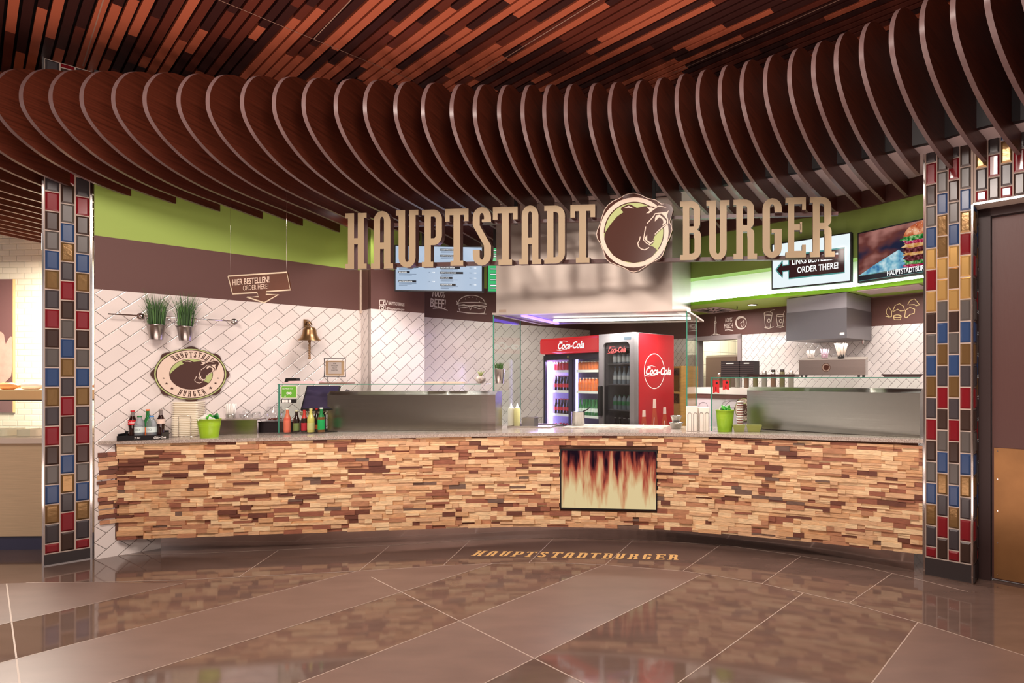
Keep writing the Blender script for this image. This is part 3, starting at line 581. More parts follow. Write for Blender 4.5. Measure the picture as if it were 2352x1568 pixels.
def under(mb, name, mats, root):
    lx = Vector(root.location); mb.v = [(v[0]-lx.x, v[1]-lx.y, v[2]-lx.z) for v in mb.v]; return mb.build(name, mats, root)
under(mb, 'wood_cladding', WM, cr); under(back, 'backing_board', mat('backing', (92, 58, 42), .8), cr)
mb = MB()
for a, b in zip(xs2, xs2[1:]):
    b = min(b, 1.84)
    A_, B_ = max(fp(a), fc(a)+.012), max(fp(b), fc(b)+.012); mb.add([(a, A_, 0), (b, B_, 0), (b, B_, .23), (a, A_, .23)], [(0, 1, 2, 3)])
    mb.add([(a, A_, 0), (b, B_, 0), (b, B_, .23), (a, A_, .23), (a, A_+.02, 0), (b, B_+.02, 0), (b, B_+.02, .23), (a, A_+.02, .23)], [(4, 7, 6, 5), (3, 2, 6, 7)])
under(mb, 'plinth', M_plinth, cr)
# worktop
mb = MB(); FR = [Vector((-5.235, 4.935)), Vector((-5.17, 4.955))]+[off(fc, x, -.05) for x in xs2]; FR[-1] = Vector((1.885, 4.575))
def backpt(p):
    q = Vector((p.x+.18, p.y+.74)); t = (q-WL.p); s_ = t.dot(WL.n)
    if s_ > -.003: q = q-WL.n*(s_+.003)
    return q
BKp = [backpt(p) for p in FR]; n = len(FR)
tp = [(p.x, p.y, ZC(p.x)) for p in FR]+[(p.x, p.y, ZC(f_.x)) for p, f_ in zip(BKp, FR)]; bt = [(v[0], v[1], v[2]-.03) for v in tp]
mb.add(tp+bt, [(i, i+1, n+i+1, n+i) for i in range(n-1)]+[(2*n+i+1, 2*n+i, 3*n+i, 3*n+i+1) for i in range(n-1)]+[(i+1, i, 2*n+i, 2*n+i+1) for i in range(n-1)]+[(n+i, n+i+1, 3*n+i+1, 3*n+i) for i in range(n-1)]+[(n-1, 2*n-1, 4*n-1, 3*n-1), (0, 2*n, 3*n, n)])
tag(mb.build('worktop', M_granite), 'long speckled grey granite worktop curving over the wood strip counter', 'worktop')
# wood strips left on the side wall in front of the counter
mb = MB(); s1 = WL.s(272); z = .30
while z < .90:
    h = rnd.choice((.03, .036, .042)); x = .012+rnd.random()*.02
    while x < s1-.01:
        xe = min(x+rnd.choice((.06, .09, .14)), s1-.004); m = rnd.choice((0, 1, 2, 4, 5, 7)); o = rnd.uniform(.012, .03); mb.box(x, xe, -o, -.001, z+.002, z+h-.002, m); x = xe
    z += h
    if rnd.random() < .2: z += .012
tag(mb.build('wood_strip_panel', WM, loc=(WL.p.x, WL.p.y, 0), rz=WL.rz), 'small panel of brown wood strips on the tiled wall between left pillar and counter', 'panel')
# fire screen
q = Vector((SX0, fc(SX0))); q2 = Vector((SX1, fc(SX1))); WF = Wall(q, q2-q); fw = (q2-q).length
root = thing('display_screen', 'flat screen showing flames, set into the wood front of the counter', 'screen', (q.x, q.y, SZ0), WF.rz)
mb = MB(); t_ = .012
mb.box(0, fw, -.025, .03, 0, t_); mb.box(0, fw, -.025, .03, SZ1-SZ0-t_, SZ1-SZ0); mb.box(0, t_, -.025, .03, t_, SZ1-SZ0-t_); mb.box(fw-t_, fw, -.025, .03, t_, SZ1-SZ0-t_); mb.build('bezel', M_black, root)
fm = bpy.data.materials.new('flames'); fm.use_nodes = True; nt = fm.node_tree; nt.nodes.remove(nt.nodes['Principled BSDF'])
N = nt.nodes.new; tc = N('ShaderNodeTexCoord'); mp = N('ShaderNodeMapping'); mp.inputs['Scale'].default_value = (13, 1, 2.0); nz = N('ShaderNodeTexNoise'); nz.inputs['Scale'].default_value = 1.3; nz.inputs['Detail'].default_value = 3; nz.inputs['Distortion'].default_value = .25
sp = N('ShaderNodeSeparateXYZ'); ma = N('ShaderNodeMath'); ma.operation = 'MULTIPLY_ADD'; ma.inputs[1].default_value = -1.05; ma.inputs[2].default_value = .47
m2 = N('ShaderNodeMath'); m2.operation = 'MULTIPLY_ADD'; m2.inputs[1].default_value = 1.25; cr2 = N('ShaderNodeValToRGB'); em = N('ShaderNodeEmission'); em.inputs[1].default_value = .85
L = nt.links.new; L(tc.outputs['Object'], mp.inputs[0]); L(mp.outputs[0], nz.inputs[0]); L(tc.outputs['Object'], sp.inputs[0]); L(sp.outputs['Z'], ma.inputs[0]); L(nz.outputs[0], m2.inputs[0]); L(ma.outputs[0], m2.inputs[2]); L(m2.outputs[0], cr2.inputs[0]); L(cr2.outputs[0], em.inputs[0]); L(em.outputs[0], nt.nodes['Material Output'].inputs[0])
e = cr2.color_ramp.elements; e[0].position = .44; e[0].color = lin((34, 20, 30)); e[1].position = 1.0; e[1].color = lin((236, 212, 160))
for p_, c_ in ((.54, (96, 40, 42)), (.66, (190, 92, 70)), (.82, (222, 172, 124))): k = e.new(p_); k.color = lin(c_)
mb = MB(); mb.box(t_, fw-t_, -.018, .0, t_, SZ1-SZ0-t_); mb.build('screen_panel', fm, root)
# brass letters in the floor
mb = MB(); mb2 = textmesh(MB(), 'HAUPTSTADTBURGER', 0, 0, .118, 0, sx=1.0, flat=True)
a, b = Vector(floorpt(1081, 1276)), Vector(floorpt(1564, 1286)); ln = (b-a).length
txt = 'HAUPTSTADTBURGER'; u = 0; unit = ln/sum(GW[c]*1.0+.10 for c in txt)
root = thing('floor_lettering', 'brass letters HAUPTSTADTBURGER inlaid in the dark floor before the counter', 'lettering', (a.x, a.y, .0015), math.atan2((b-a).y, (b-a).x))
for c in txt:
    g = MB()
    for p in glyph(c):
        c0 = sum(q[0] for q in p)/len(p)
        g.add([((u+q[0])*unit, q[1]*.145, 0) for q in p], [tuple(range(len(p)))])
    g.build('letter', mat('brass_inlay', (206, 164, 104), .5, 0), root); u += GW[c]+.10

# ================================================================ HOOD WITH GLASS BOX
WH = Wall((-2.093, 5.90), (2.041, -.35)); HW = (Vector((-.052, 5.55))-WH.p).length; HD = 1.12; zr = 2.255
hp = WH.pt(0); sk = .0
root = thing('extractor_hood', 'big brushed steel extractor hood hanging behind the shop sign above the glass enclosure', 'extractor hood', (hp.x, hp.y, zr), WH.rz)
s0, s1 = WH.s(1140), WH.s(1544)
mb = MB(); mb.box(s0, s1, .0, HD-.05, .02, Z_S-zr-.005); mb.build('hood_body', M_steelw, root)
mb = MB(); t_ = .03
mb.box(0, HW, -.02, .05, 0, .02); mb.box(0, HW, HD-.03, HD, 0, .02); mb.box(0, .04, .05, HD-.03, 0, .02); mb.box(HW-.04, HW, .05, HD-.03, 0, .02); mb.box(s1, HW, 0, HD, .014, .02); mb.build('rim', M_steelw, root)
mb = MB(); mb.box(.04, HW-.04, .05, HD-.03, .016, .019); mb.build('underside_filter', mat('steel_dark', (150, 140, 134), .55, 1), root)
mb = MB(); mb.rbox(.45, HW-.06, .50, .55, -.030, -.002, .012, axis='x'); mb.build('light_tube', M_emw, root)
mb = MB(); mb.rbox(.25, .30, .12, HD-.1, -.01, .012, .004, axis='y'); mb.build('violet_light_strip', mat('violet_emit', (120, 90, 255), .5, emit=6), root)
mb = MB(); mb.box(s0+.03, s0+.11, -.0012, 0, .025, .055); mb.build('rating_plate', mat('plate', (170, 150, 134), .4, .5), root)
lt = area('hood_light', (WH.pt(HW*.6, .55).x, WH.pt(HW*.6, .55).y, zr-.07), 1.2, 38, (1, .95, .92), (0, 0, 0), sy=.1)
lt.rotation_euler = (0, 0, WH.rz)
# glass enclosure
zc = 1.085
root = thing('glass_enclosure', 'tall frameless glass enclosure standing on the worktop under the steel hood', 'glass screen', (hp.x, hp.y, zc), WH.rz)
zb1, zb2 = ZC(WH.pt(0).x)-zc, ZC(WH.pt(HW).x)-zc; H_ = zr-zc
def pane(name, x0, x1, y0, y1, z0, z1, root, edges=True):
    mb = MB(); mb.box(x0, x1, y0, y1, z0, z1, 0); o = mb.build(name, [M_glass], root)
    return o
def rod(mb, x, y, z0, z1, r=.004): mb.box(x-r, x+r, y-r, y+r, z0, z1)
pane('front_pane', .008, HW-.008, 0, .008, .004, H_-.002, root); pane('side_pane', 0, .008, .0, .60, .004, H_-.002, root); pane('side_pane', HW-.008, HW, 0, .60, .004, H_-.002, root)
for ax, ay, ar in ((.002, .002, .005), (HW-.002, .002, .006), (HW-.002, .60, .004), (.002, .60, .004)): mb = MB(); rod(mb, ax, ay, .0, H_-.002, ar); mb.build('polished_glass_edge', M_gedge, root)

# ================================================================ GLASS CASES WITH STEEL BOXES
def case(label, pL, pR, zt, depth, boxpx, root_name='glass_counter_case', both=True, ztop_r=None):
    W = Wall(pL, pR-pL); ln = (pR-pL).length; z0 = (ZC(pL.x)+ZC(pR.x))/2
    r = thing(root_name, label, 'display case', (pL.x, pL.y, z0), W.rz)
    h = zt-z0; pane('front_pane', 0, ln, 0, .008, .004, h-.01, r)
    pane('side_pane', 0, .008, .01, depth*.95, .004, h-.01, r)
    mb = MB(); mb.box(-.005, ln, -.01, depth, h-.008, h, 0); mb.build('top_shelf', M_glass, r)
    mb = MB(); mb.box(-.005, ln, -.013, -.0095, h-.008, h, 0); mb.build('polished_glass_edge', M_gedge, r); mb = MB(); rod(mb, .002, -.001, 0, h-.008, .0045); mb.build('polished_glass_edge', M_gedge, r)
    return W, r, z0, h
pL = ctop(640.5, 996.8).xy; pR = Vector((-2.11, 5.60))
WC1, rc1, z01, h1 = case('long low glass case left of the steel hood holding bottles and a steel box', pL, pR, 1.535, .34, None)
qL = ctop(1634, 991.5).xy; qR = Vector((1.90, 4.63)); qR = Vector((1.885, 4.64))
WC2, rc2, z02, h2 = case('low glass case at the right of the counter in front of a steel box', qL, qR, 1.60, .42, None)
def steelbox(label, W, px0, px1, z0, yt, yf, offy, dep, ztop):
    a = Wall(W.pt(0, offy), W.d); s0, s1 = a.s(px0), a.s(px1); p = a.pt(s0); ln = s1-s0
    r = thing('steel_prep_unit', label, 'steel unit', (p.x, p.y, z0+.002), W.rz)
    h = ztop-z0
    mb = MB(); mb.box(0, ln, 0, .02, 0, h-.035); mb.box(0, .02, .02, dep, 0, h-.035); mb.box(ln-.02, ln, .02, dep, 0, h-.035); mb.box(.02, ln-.02, .02, dep, 0, .05); mb.build('body', M_steel, r)
    mb = MB(); mb.add([(-.004, -.004, h-.035), (ln+.004, -.004, h-.035), (ln+.004, .05, h), (-.004, .05, h), (-.004, dep, h), (ln+.004, dep, h), (ln+.004, dep, h-.035), (-.004, dep, h-.035)], [(0, 1, 2, 3), (3, 2, 5, 4), (0, 3, 4, 7), (1, 6, 5, 2), (4, 5, 6, 7)]); mb.build('top_flange', M_steel, r)
    return r
steelbox('brushed steel box inside the left glass case beside the drinks bottles', Wall((-3.67, 5.67), (1.64, .03)), 752, 1138, z01+.004, 0, 0, 0, .20, 1.455)
steelbox('brushed steel box inside the right glass case beside the tiled pillar', Wall((.56, 5.62), (1.34, -.92)), 1716, 2113, z02+.004, 0, 0, 0, .28, 1.50)
# ================================================================ WALL-MOUNTED THINGS
def wroot(name, label, cat, W, px, z, off_=0, group=None):
    Wo = Wall(W.pt(0, -off_), W.d); s = Wo.s(px); p = Wo.pt(s); r = thing(name, label, cat, (p.x, p.y, z), W.rz, group); return r, Wo, s
def loc(Wo, s0, z0, px, py): t = Wo.s(px); return (t-s0, Zy(py, Wo.pt(t).y)-z0)
# order sign
WO = Wall((X(524, 4.9), 4.9), (3.56, -1)); r, Wo, s0 = wroot('hanging_sign', 'small framed arrow sign HIER BESTELLEN ORDER HERE hanging on thin wires by the left wall', 'sign', WO, 524, 2.2)
f_ = lambda a, b: loc(Wo, s0, 2.2, a, b)
out = [f_(*p) for p in ((524, 634), (659, 625), (667, 665.5), (612, 669.5), (611, 676), (640, 676), (607, 695), (567, 682), (594, 681), (591, 671.5), (534.5, 675))]
mb = MB(); mb.prism(out, 0, .012, 0); cx_, cz_ = f_(598, 652)
mb.stroke(out+[out[0]], .012, -.001, 1); mb.build('arrow_plate', [mat('sign_plate', (112, 72, 56), .12, .6, noise=.3, nscale=2), mat('sign_outline', (206, 190, 164), .5)], r)
mb = MB(); a, b = f_(534, 655), f_(656, 645); rot = math.atan2(b[1]-a[1], b[0]-a[0]); textmesh(mb, 'HIER BESTELLEN!', a[0], a[1], .05, -.002, sx=.80, rot=rot, bold=.02)
a = f_(558, 667); textmesh(mb, 'ORDER HERE!', a[0], a[1], .042, -.002, sx=.80, rot=rot); mb.build('lettering', M_logo_w, r)
for k in (0, 1):
    a = f_((527, 633)[0] if k == 0 else 655, 634 if k == 0 else 626); mb = MB(); mb.tube([(a[0]+.006, .006, a[1]), (a[0]+.006, .006, 1.05)], .0012, n=4); mb.build('hanging_wire', M_chrome, r)
# rail with two grass pots
r, Wo, s0 = wroot('wall_rail', 'thin steel rail across the left tiled wall carrying two grass pots', 'rail', WL, 248, 2.0, .07)
a, b = f2 = (loc(Wo, s0, 2.0, 248, 720.5), loc(Wo, s0, 2.0, 545, 737.5))
mb = MB(); mb.tube([(a[0], 0, a[1]), (b[0], 0, b[1])], .007, n=8); mb.build('rail', M_chrome, r)
for px in (325, 541):
    t = Wo.s(px)-s0; z = a[1]+(b[1]-a[1])*(t/b[0]); mb = MB()
    mb.tube([(t, .066, z), (t, 0, z)], .008, n=8); mb.tube([(t, .068, z), (t, .056, z)], .028, n=14); mb.tube([(t, -.01, z), (t, .008, z)], .016, n=10); mb.build('bracket', M_chrome, r)
zr_ = 2.0+a[1]
M_grass = mat('grass_green', (70, 110, 48), .6); M_grassd = mat('grass_dark', (44, 74, 34), .6)
def grasspot(px, W, off_, py0, py1, rr, label, gz, dens=90, root_on=None, hook=True):
    Wo = Wall(W.pt(0, -off_), W.d); s = Wo.s(px); p = Wo.pt(s); z0, z1 = Zy(py1, p.y), Zy(py0, p.y); h = z1-z0
    r = thing('potted_grass', label, 'potted plant', (p.x, p.y, z0), W.rz)
    mb = MB(); mb.lathe([(rr*.7, 0), (rr*.98, h*.93), (rr*1.03, h*.94), (rr*1.03, h), (rr*.95, h), (rr*.9, h*.8)], n=24); mb.lathe([(rr*.9, h*.85), (.001, h*.86)], n=12, m=1); mb.build('bucket', [M_steel, M_grassd], r)
    mb = MB()
    for k in range(dens):
        t = rnd.uniform(0, 2*math.pi); q = rnd.uniform(0, rr*.8); sp = rnd.uniform(.2, 1)*gz*.28; H = gz*rnd.uniform(.5, 1); x, y = q*math.cos(t), q*math.sin(t)*.8
        pts = [(x, y, h*.85), (x+sp*.25*math.cos(t), y+sp*.2*math.sin(t), h+H*.5), (x+sp*math.cos(t), y+sp*.6*math.sin(t), h+H)]
        w_ = .0022; mb.add([(pts[0][0]-w_, pts[0][1], pts[0][2]), (pts[0][0]+w_, pts[0][1], pts[0][2]), (pts[1][0]+w_, pts[1][1], pts[1][2]), (pts[1][0]-w_, pts[1][1], pts[1][2]), (pts[2][0], pts[2][1], pts[2][2])], [(0, 1, 2, 3), (3, 2, 4)], rnd.randint(0, 1))
    mb.build('grass_blades', [M_grass, M_grassd], r)
    if hook:
        for sg in (-1, 1):
            mb = MB(); mb.tube([(sg*rr*1.02, 0, h-.005), (sg*(rr*1.2), 0, h+.02), (sg*rr*1.2, .0, h+.05), (sg*rr*1.2+.012, 0, h+.062), (sg*rr*1.2+.02, 0, h+.045)], .003, n=5); mb.build('hook', M_chrome, r)
    return r
grasspot(359, WL, .09, 745, 780, .068, 'galvanised bucket of tall grass hanging on the wall rail, the left one', .33, 120)
grasspot(426, WL, .09, 749, 782, .066, 'galvanised bucket of tall grass hanging on the wall rail, the right one', .34, 120)
# plaque
def plaque(name, label, W, px, py, k, off_=.0, kx=1.0, small=False):
    Wo = Wall(W.pt(0, -off_), W.d); s = Wo.s(px); p = Wo.pt(s); z = Zy(py, p.y); r = thing(name, label, 'sign', (p.x, p.y, z), W.rz)
    n = 8; pts = []
    for i in range(96):
        t = 2*math.pi*i/96; rr = 1+.085*max(0, math.cos(n*t))**1.0 if 1 else 1; pts.append((k*kx*rr*math.cos(t), k*rr*math.sin(t)))
    mb = MB(); mb.prism(pts, -.025, 0, 0); ringstrip(mb, k*.985, k*.95, -.0255, 2, kx=kx); mb.tri(ell(0, 0, k*.92*kx, k*.92, n=48), -.0258, 1); ringstrip(mb, k*.60, k*.585, -.0262, 0, kx=kx)
    mb.tri(ell(0, 0, k*.585*kx, k*.585, n=40), -.0263, 2); mb.build('board', [M_logo_b, M_logo_w, M_logo_g], r)
    mb = MB(); kk = k*.60/.875
    mb.tri(sc([(a, b) for a, b in L_BEAR], kk, 0, 0, kx), -.0270, 0)
    for q in L_W: mb.tri(sc(q, kk, 0, 0, kx), -.0276, 1)
    for q in L_S: mb.stroke(sc(q, kk, 0, 0, kx), .03*kk, -.0277, 1)
    mb.build('bear_head', [M_logo_b, M_logo_w], r)
    mb = MB()
    for word, a0, a1, top in (('HAUPTSTADT', 128, 46, True), ('BURGER', 246, 296, False)):
        for i, ch in enumerate(word):
            t = math.radians(a0+(a1-a0)*i/(len(word)-1)); h = k*.22
            rr = k*.655 if top else k*.875; rot = t-math.pi/2 if top else t+math.pi/2; c_, s_ = math.cos(rot), math.sin(rot)
            gx = -GW[ch]*h/2
            for pgn in glyph(ch):
                mb.add([((rr*math.cos(t)+(gx+a*h)*c_-(b*h)*s_)*kx, -.0270, rr*math.sin(t)+(gx+a*h)*s_+(b*h)*c_) for a, b in pgn], [tuple(range(len(pgn)))])
    for t, q in ((192, .035), (208, .05), (226, .065), (-12, .035), (-28, .05), (-46, .065)):
        mb.build('lettering' if q == .035 and t == 192 else 'star', M_logo_b, r) if mb.f else None; mb = MB(); t = math.radians(t); cx0, cz0 = k*.76*math.cos(t), k*.76*math.sin(t); st = [(cx0+k*q*(1 if j % 2 == 0 else .42)*math.sin(math.pi*j/5), cz0+k*q*(1 if j % 2 == 0 else .42)*math.cos(math.pi*j/5)) for j in range(10)]
        mb.tri([(a*kx, b) for a, b in st], -.027, 0)
    mb.build('star', M_logo_b, r); return r
plaque('bear_plaque', 'round brown and beige HAUPTSTADT BURGER bear plaque on the left tiled wall', WL, 439, 859, .247, .0, 1.07)
# bell
Wo = Wall(WL.pt(0, -.13), WL.d); s = Wo.s(711); p = Wo.pt(s); zb_ = Zy(782, p.y); hb = Zy(755, p.y)-zb_
M_bell = mat('bell_bronze', (140, 108, 74), .28, .85)
r = thing('wall_bell', 'small bronze bell with a braided pull rope on the left tiled wall', 'bell', (p.x, p.y, zb_), WL.rz)
mb = MB(); mb.lathe([(.108, 0), (.104, .008), (.085, .03), (.068, .07), (.062, .11), (.052, hb+.01), (.025, hb+.022), (.001, hb+.025)], n=28); mb.build('bell_body', M_bell, r)
mb = MB(); mb.tube([(0, .125, hb+.05), (0, .06, hb+.09), (0, .0, hb+.06), (0, 0, hb+.02)], .010, n=8); mb.box(-.022, .022, .115, .13, hb-.0, hb+.11); mb.tube([(-.022, 0, hb+.05), (0, 0, hb+.085), (.022, 0, hb+.05), (0, 0, hb+.03)], .007, n=6, closed=True); mb.build('bracket', M_bell, r)
mb = MB(); mb.lathe([(.001, -.03), (.012, -.025), (.014, -.01), (.006, .02), (.004, .08)], n=10); mb.build('clapper', M_bell, r)
mb = MB(); pts = [(.003*math.sin(k*1.5), .003*math.cos(k*1.5), -.03-.0065*k) for k in range(26)]; mb.tube(pts, .010, n=8); mb.lathe([(.014, -.03-.17), (.012, -.03-.15), (.001, -.17)], n=8); mb.build('pull_rope', mat('rope', (150, 118, 86), .8, bump=.6, nscale=60), r)

# ---- chalk drawings and writing on the brown bands
def chalk(label, W, strokes, wd=.006, texts=(), m=M_chalk, name='chalk_drawing', cat='drawing', off_=.006):
    Wo = Wall(W.pt(0, -off_), W.d); px0 = (strokes[0][0][0] if strokes else texts[0][1]); py0 = (strokes[0][0][1] if strokes else texts[0][2]); s0 = Wo.s(px0); p = Wo.pt(s0); z0 = Zy(py0, p.y)
    o = MB()
    for st in strokes: o.stroke([loc(Wo, s0, z0, *q) for q in st], wd, 0)
    for t, px, py, hpx, wpx, *sh in texts:
        a, b = loc(Wo, s0, z0, px, py), loc(Wo, s0, z0, px+wpx, py); hh = loc(Wo, s0, z0, px, py-hpx)[1]-a[1]
        tmp = MB(); textmesh(tmp, t, 0, 0, hh, 0, shear=sh[0] if sh else 0, bold=.01); mx_ = max(v[0] for v in tmp.v); k = (b[0]-a[0])/mx_
        o.add([(a[0]+v[0]*k, 0, a[1]+v[2]) for v in tmp.v], tmp.f)
    ob = o.build(name, m, loc=(p.x, p.y, z0), rz=W.rz, recalc=False); return tag(ob, label, cat)
def circ(cx, cy, rx, ry, a0=0, a1=360, n=20): return [(cx+rx*math.cos(math.radians(a0+(a1-a0)*i/n)), cy+ry*math.sin(math.radians(a0+(a1-a0)*i/n))) for i in range(n+1)]
chalk('white handles of two social networks beside HAUPTSTADTBURGER on the brown wall', W2, [[(872, 689), (885, 689), (885, 699), (872, 699), (872, 689)], [(881, 699), (881, 693), (884, 691)], [(879, 695), (884, 695)], [(872, 702), (885, 702), (885, 711), (872, 711), (872, 702)], circ(878.5, 706.5, 3, 3), [(887, 700), (890, 690)]], .007, [('HAUPTSTADTBURGER', 892, 699.5, 7.5, 37), ('@ hauptstadtburger', 887, 709.5, 5, 42, .3)], name='wall_writing', cat='writing')
chalk('white hand drawn 100% BEEF! writing under the menu screens', W3, [[(994, 708), (1008, 707), (1020, 709), (1028, 713)]], .012, [('100%', 990, 680, 17, 33, .2), ('BEEF!', 987, 704, 20, 37, .1)], name='wall_writing', cat='writing')
bun = circ(1083, 697, 31, 19, 180, 360)
chalk('white chalk drawing of a burger on the brown wall under the menu screens', W3, [bun, circ(1083, 698, 34, 4), [(1048, 690), (1054, 701), (1066, 699), (1078, 704), (1090, 700), (1104, 704), (1118, 703)], [(1052, 704), (1068, 706), (1084, 703), (1100, 709), (1115, 706)], [(1054, 707), (1057, 716), (1070, 718), (1100, 720), (1112, 719), (1115, 708)], [(1050, 715), (1075, 719), (1117, 721)], [(1078, 706), (1080, 712), (1083, 706)], [(1068, 686), (1070, 687)], [(1076, 682), (1078, 683)], [(1085, 682), (1087, 683)], [(1094, 686), (1096, 687)], [(1100, 692), (1102, 693)]], .010)
chalk('white chalk drawing of a slim television tower on the right brown band', WR, [[(1643, 727), (1643, 740)], [(1642, 740), (1642, 766)], [(1644, 740), (1645, 766)], circ(1643, 740, 2.4, 2.6), [(1638, 767), (1649, 767)], [(1632, 770), (1643, 767), (1655, 769)]], .008)
chalk('white hand drawn 100% FRISCH writing on the right brown band', WR, [[(1665, 758), (1674, 757), (1684, 759)]], .008, [('100%', 1664, 740, 10, 18, .2), ('FRISCH', 1663, 754, 11, 20)], name='wall_writing', cat='writing')
chalk('white chalk drawing of a bear head in a circle on the right brown band', WR, [circ(1702, 741, 12.5, 15), circ(1702, 741, 11, 13, 60, 300), [(1695, 733), (1702, 729), (1711, 731), (1707, 737), (1710, 744), (1704, 751), (1701, 742), (1707, 737)]], .008)
chalk('white chalk drawing of two drinking cups with straws beside the small hood', WR, [circ(1764.5, 719, 9.5, 3), [(1755, 719), (1758, 750), (1769, 751), (1774, 719)], [(1757, 725), (1773, 724)], [(1768, 717), (1772, 712), (1779, 711)], circ(1766, 736, 3, 4), [(1756, 752), (1766, 754), (1777, 750)], circ(1792, 724.5, 9, 2.5), [(1783, 725), (1786, 748), (1797, 749), (1801, 725)], [(1799, 722), (1802, 714)], circ(1793, 737, 3, 4), [(1783, 750), (1793, 752), (1801, 749)]], .008)
Mc2 = mat('chalk_cream', (226, 204, 150), .9)
chalk('cream chalk drawing of chicken wings around a dip bowl at the far right', WR, [[(2034, 726), (2042, 728), (2048, 727), (2048, 715), (2041, 704), (2036, 712), (2036, 720), (2043, 728)], [(2050, 715), (2056, 701), (2066, 697), (2075, 703), (2078, 713), (2068, 714), (2062, 710), (2052, 715)], [(2078, 728), (2080, 712), (2090, 706), (2101, 710), (2100, 719), (2090, 722), (2083, 729), (2078, 728)], [(2085, 699), (2090, 690), (2100, 686), (2106, 692), (2112, 700), (2104, 702), (2100, 699), (2088, 700)], circ(2061, 726, 9, 3), [(2052, 727), (2054, 734), (2068, 734), (2070, 727)]], .007, m=Mc2)

# ---- screens
def screen(label, pl, pr, z0, z1, mpanel, draw=None, dep=.05, poles=True):
    W = Wall(pl, Vector(pr)-Vector(pl)); ln = (Vector(pr)-Vector(pl)).length; h = z1-z0
    r = thing('menu_screen', label, 'screen', (pl[0], pl[1], z0), W.rz)
    mb = MB(); mb.box(0, ln, .004, dep, 0, h); bz = .012; mb.box(0, ln, 0, .004, 0, bz); mb.box(0, ln, 0, .004, h-bz, h); mb.box(0, bz, 0, .004, bz, h-bz); mb.box(ln-bz, ln, 0, .004, bz, h-bz); mb.build('housing', M_black, r)
    mb = MB(); mb.box(bz, ln-bz, .002, .004, bz, h-bz); mb.build('display_panel', mpanel, r)
    if draw: draw(r, ln, h)
    if poles:
        for k in (.3, .7): mb = MB(); mb.box(ln*k-.015, ln*k+.015, dep, dep+.03, h*.5, Z_S-z0); mb.build('ceiling_mount', M_dmetal, r)
    return r
E_blue = mat('screen_pale_blue', (186, 206, 230), .4, emit=.85); E_green = mat('screen_green', (60, 200, 120), .4, emit=.8); E_white = mat('screen_white', (240, 252, 255), .4, emit=.95)
E_navy = mat('screen_navy', (20, 34, 60), .4, emit=.25); E_txt = mat('screen_text_white', (255, 255, 255), .4, emit=1.1); E_grey = mat('screen_text_grey', (90, 110, 140), .4, emit=.7)
names1 = ['CHILI CHEESEBURGER', 'BBQ BURGER', 'HAUPTSTADTBURGER']; names2 = ['PULLED PORK SANDWICH', 'HAUPTSTADT SPECIAL', 'BACON & EGG BURGER', 'CRISPY CHICKEN BURGER', 'PORK BURGER', 'BULLDOG BURGER']
def menu(r, ln, h):
    mb = MB()
    for x0, col, zs in ((.05*ln, names1, (.52, .40, .20)), (.52*ln, names2, (.90, .77, .51, .40, .285, .14))):
        for nme, zf in zip(col, zs):
            mb = MB(); z = zf*h; w_ = len(nme)*.0118; mb.box(x0-.005, x0+w_, -.0002, .001, z-.006, z+.018, 0); textmesh(mb, nme, x0, z, .012, -.0006, 1, sx=.85, bold=.02)
            for k in range(3 if zf < .3 else 2): mb.box(x0, x0+.19-.05*k, .0005, .001, z-.017-.012*k, z-.013-.012*k, 2)
            if zf < .6: xp = x0+.33*ln; textmesh(mb, '7,90', xp-.005, z+.001, .012, .0, 2, sx=.8); textmesh(mb, '/ 9,90', xp+.04, z+.001, .013, .0, 1, sx=.8, bold=.02)
            mb.build('menu_entry', [E_navy, E_txt, E_grey], r, recalc=False)
z0, z1 = Zy(668, 6.35), Zy(562, 6.35)
screen('pale blue menu board screen hanging left of the steel hood', (X(906, 6.35), 6.35), (X(1109, 6.43), 6.43), z0, z1, E_blue, menu)
def menu2(r, ln, h):
    mb = MB()
    for k, zf in enumerate((.93, .85, .8, .62, .52, .4, .28, .16, .1)): mb.box(.03, .19, .0, .001, zf*h-.012, zf*h+.008, 0); mb.box(.035, .12+.03*(k % 3), -.0005, .0, zf*h-.006, zf*h+.003, 1)
    mb.build('menu_text', [E_navy, E_txt], r)
screen('green menu board screen mostly hidden behind the steel hood', (X(1119, 6.43), 6.43), (X(1166, 6.45), 6.45), Zy(671, 6.43), Zy(567, 6.43), E_green, menu2)
E_maroon = mat('screen_maroon', (70, 30, 36), .4, emit=.45); E_teal = mat('screen_teal', (90, 170, 165), .4, emit=.7)
def order(r, ln, h):
    mb = MB(); a = [(.06, .42), (.15, .60), (.15, .50), (.23, .50), (.23, .70), (.92, .70), (.92, .20), (.23, .20), (.23, .37), (.15, .37), (.15, .24)]
    P_ = [(x*ln, z*h) for x, z in a]; mb.tri(P_, .001, 0); mb.stroke(P_+[P_[0]], .014, .0005, 1)
    textmesh(mb, 'LINKS BESTELLEN!', .27*ln, .49*h, .062, .0, 2, sx=.70, bold=.02); textmesh(mb, 'ORDER THERE!', .34*ln, .30*h, .060, .0, 2, sx=.76, bold=.02)
    mb.build('arrow_graphic', [E_maroon, E_teal, E_txt], r, recalc=False)
z0, z1 = Zy(665, 5.93), Zy(560.5, 5.93)
screen('bright screen with arrow reading LINKS BESTELLEN ORDER THERE on the green bulkhead', (X(1772, 5.93), 5.93), (X(1955.5, 5.43), 5.43), z0, z1, E_white, order, poles=False)
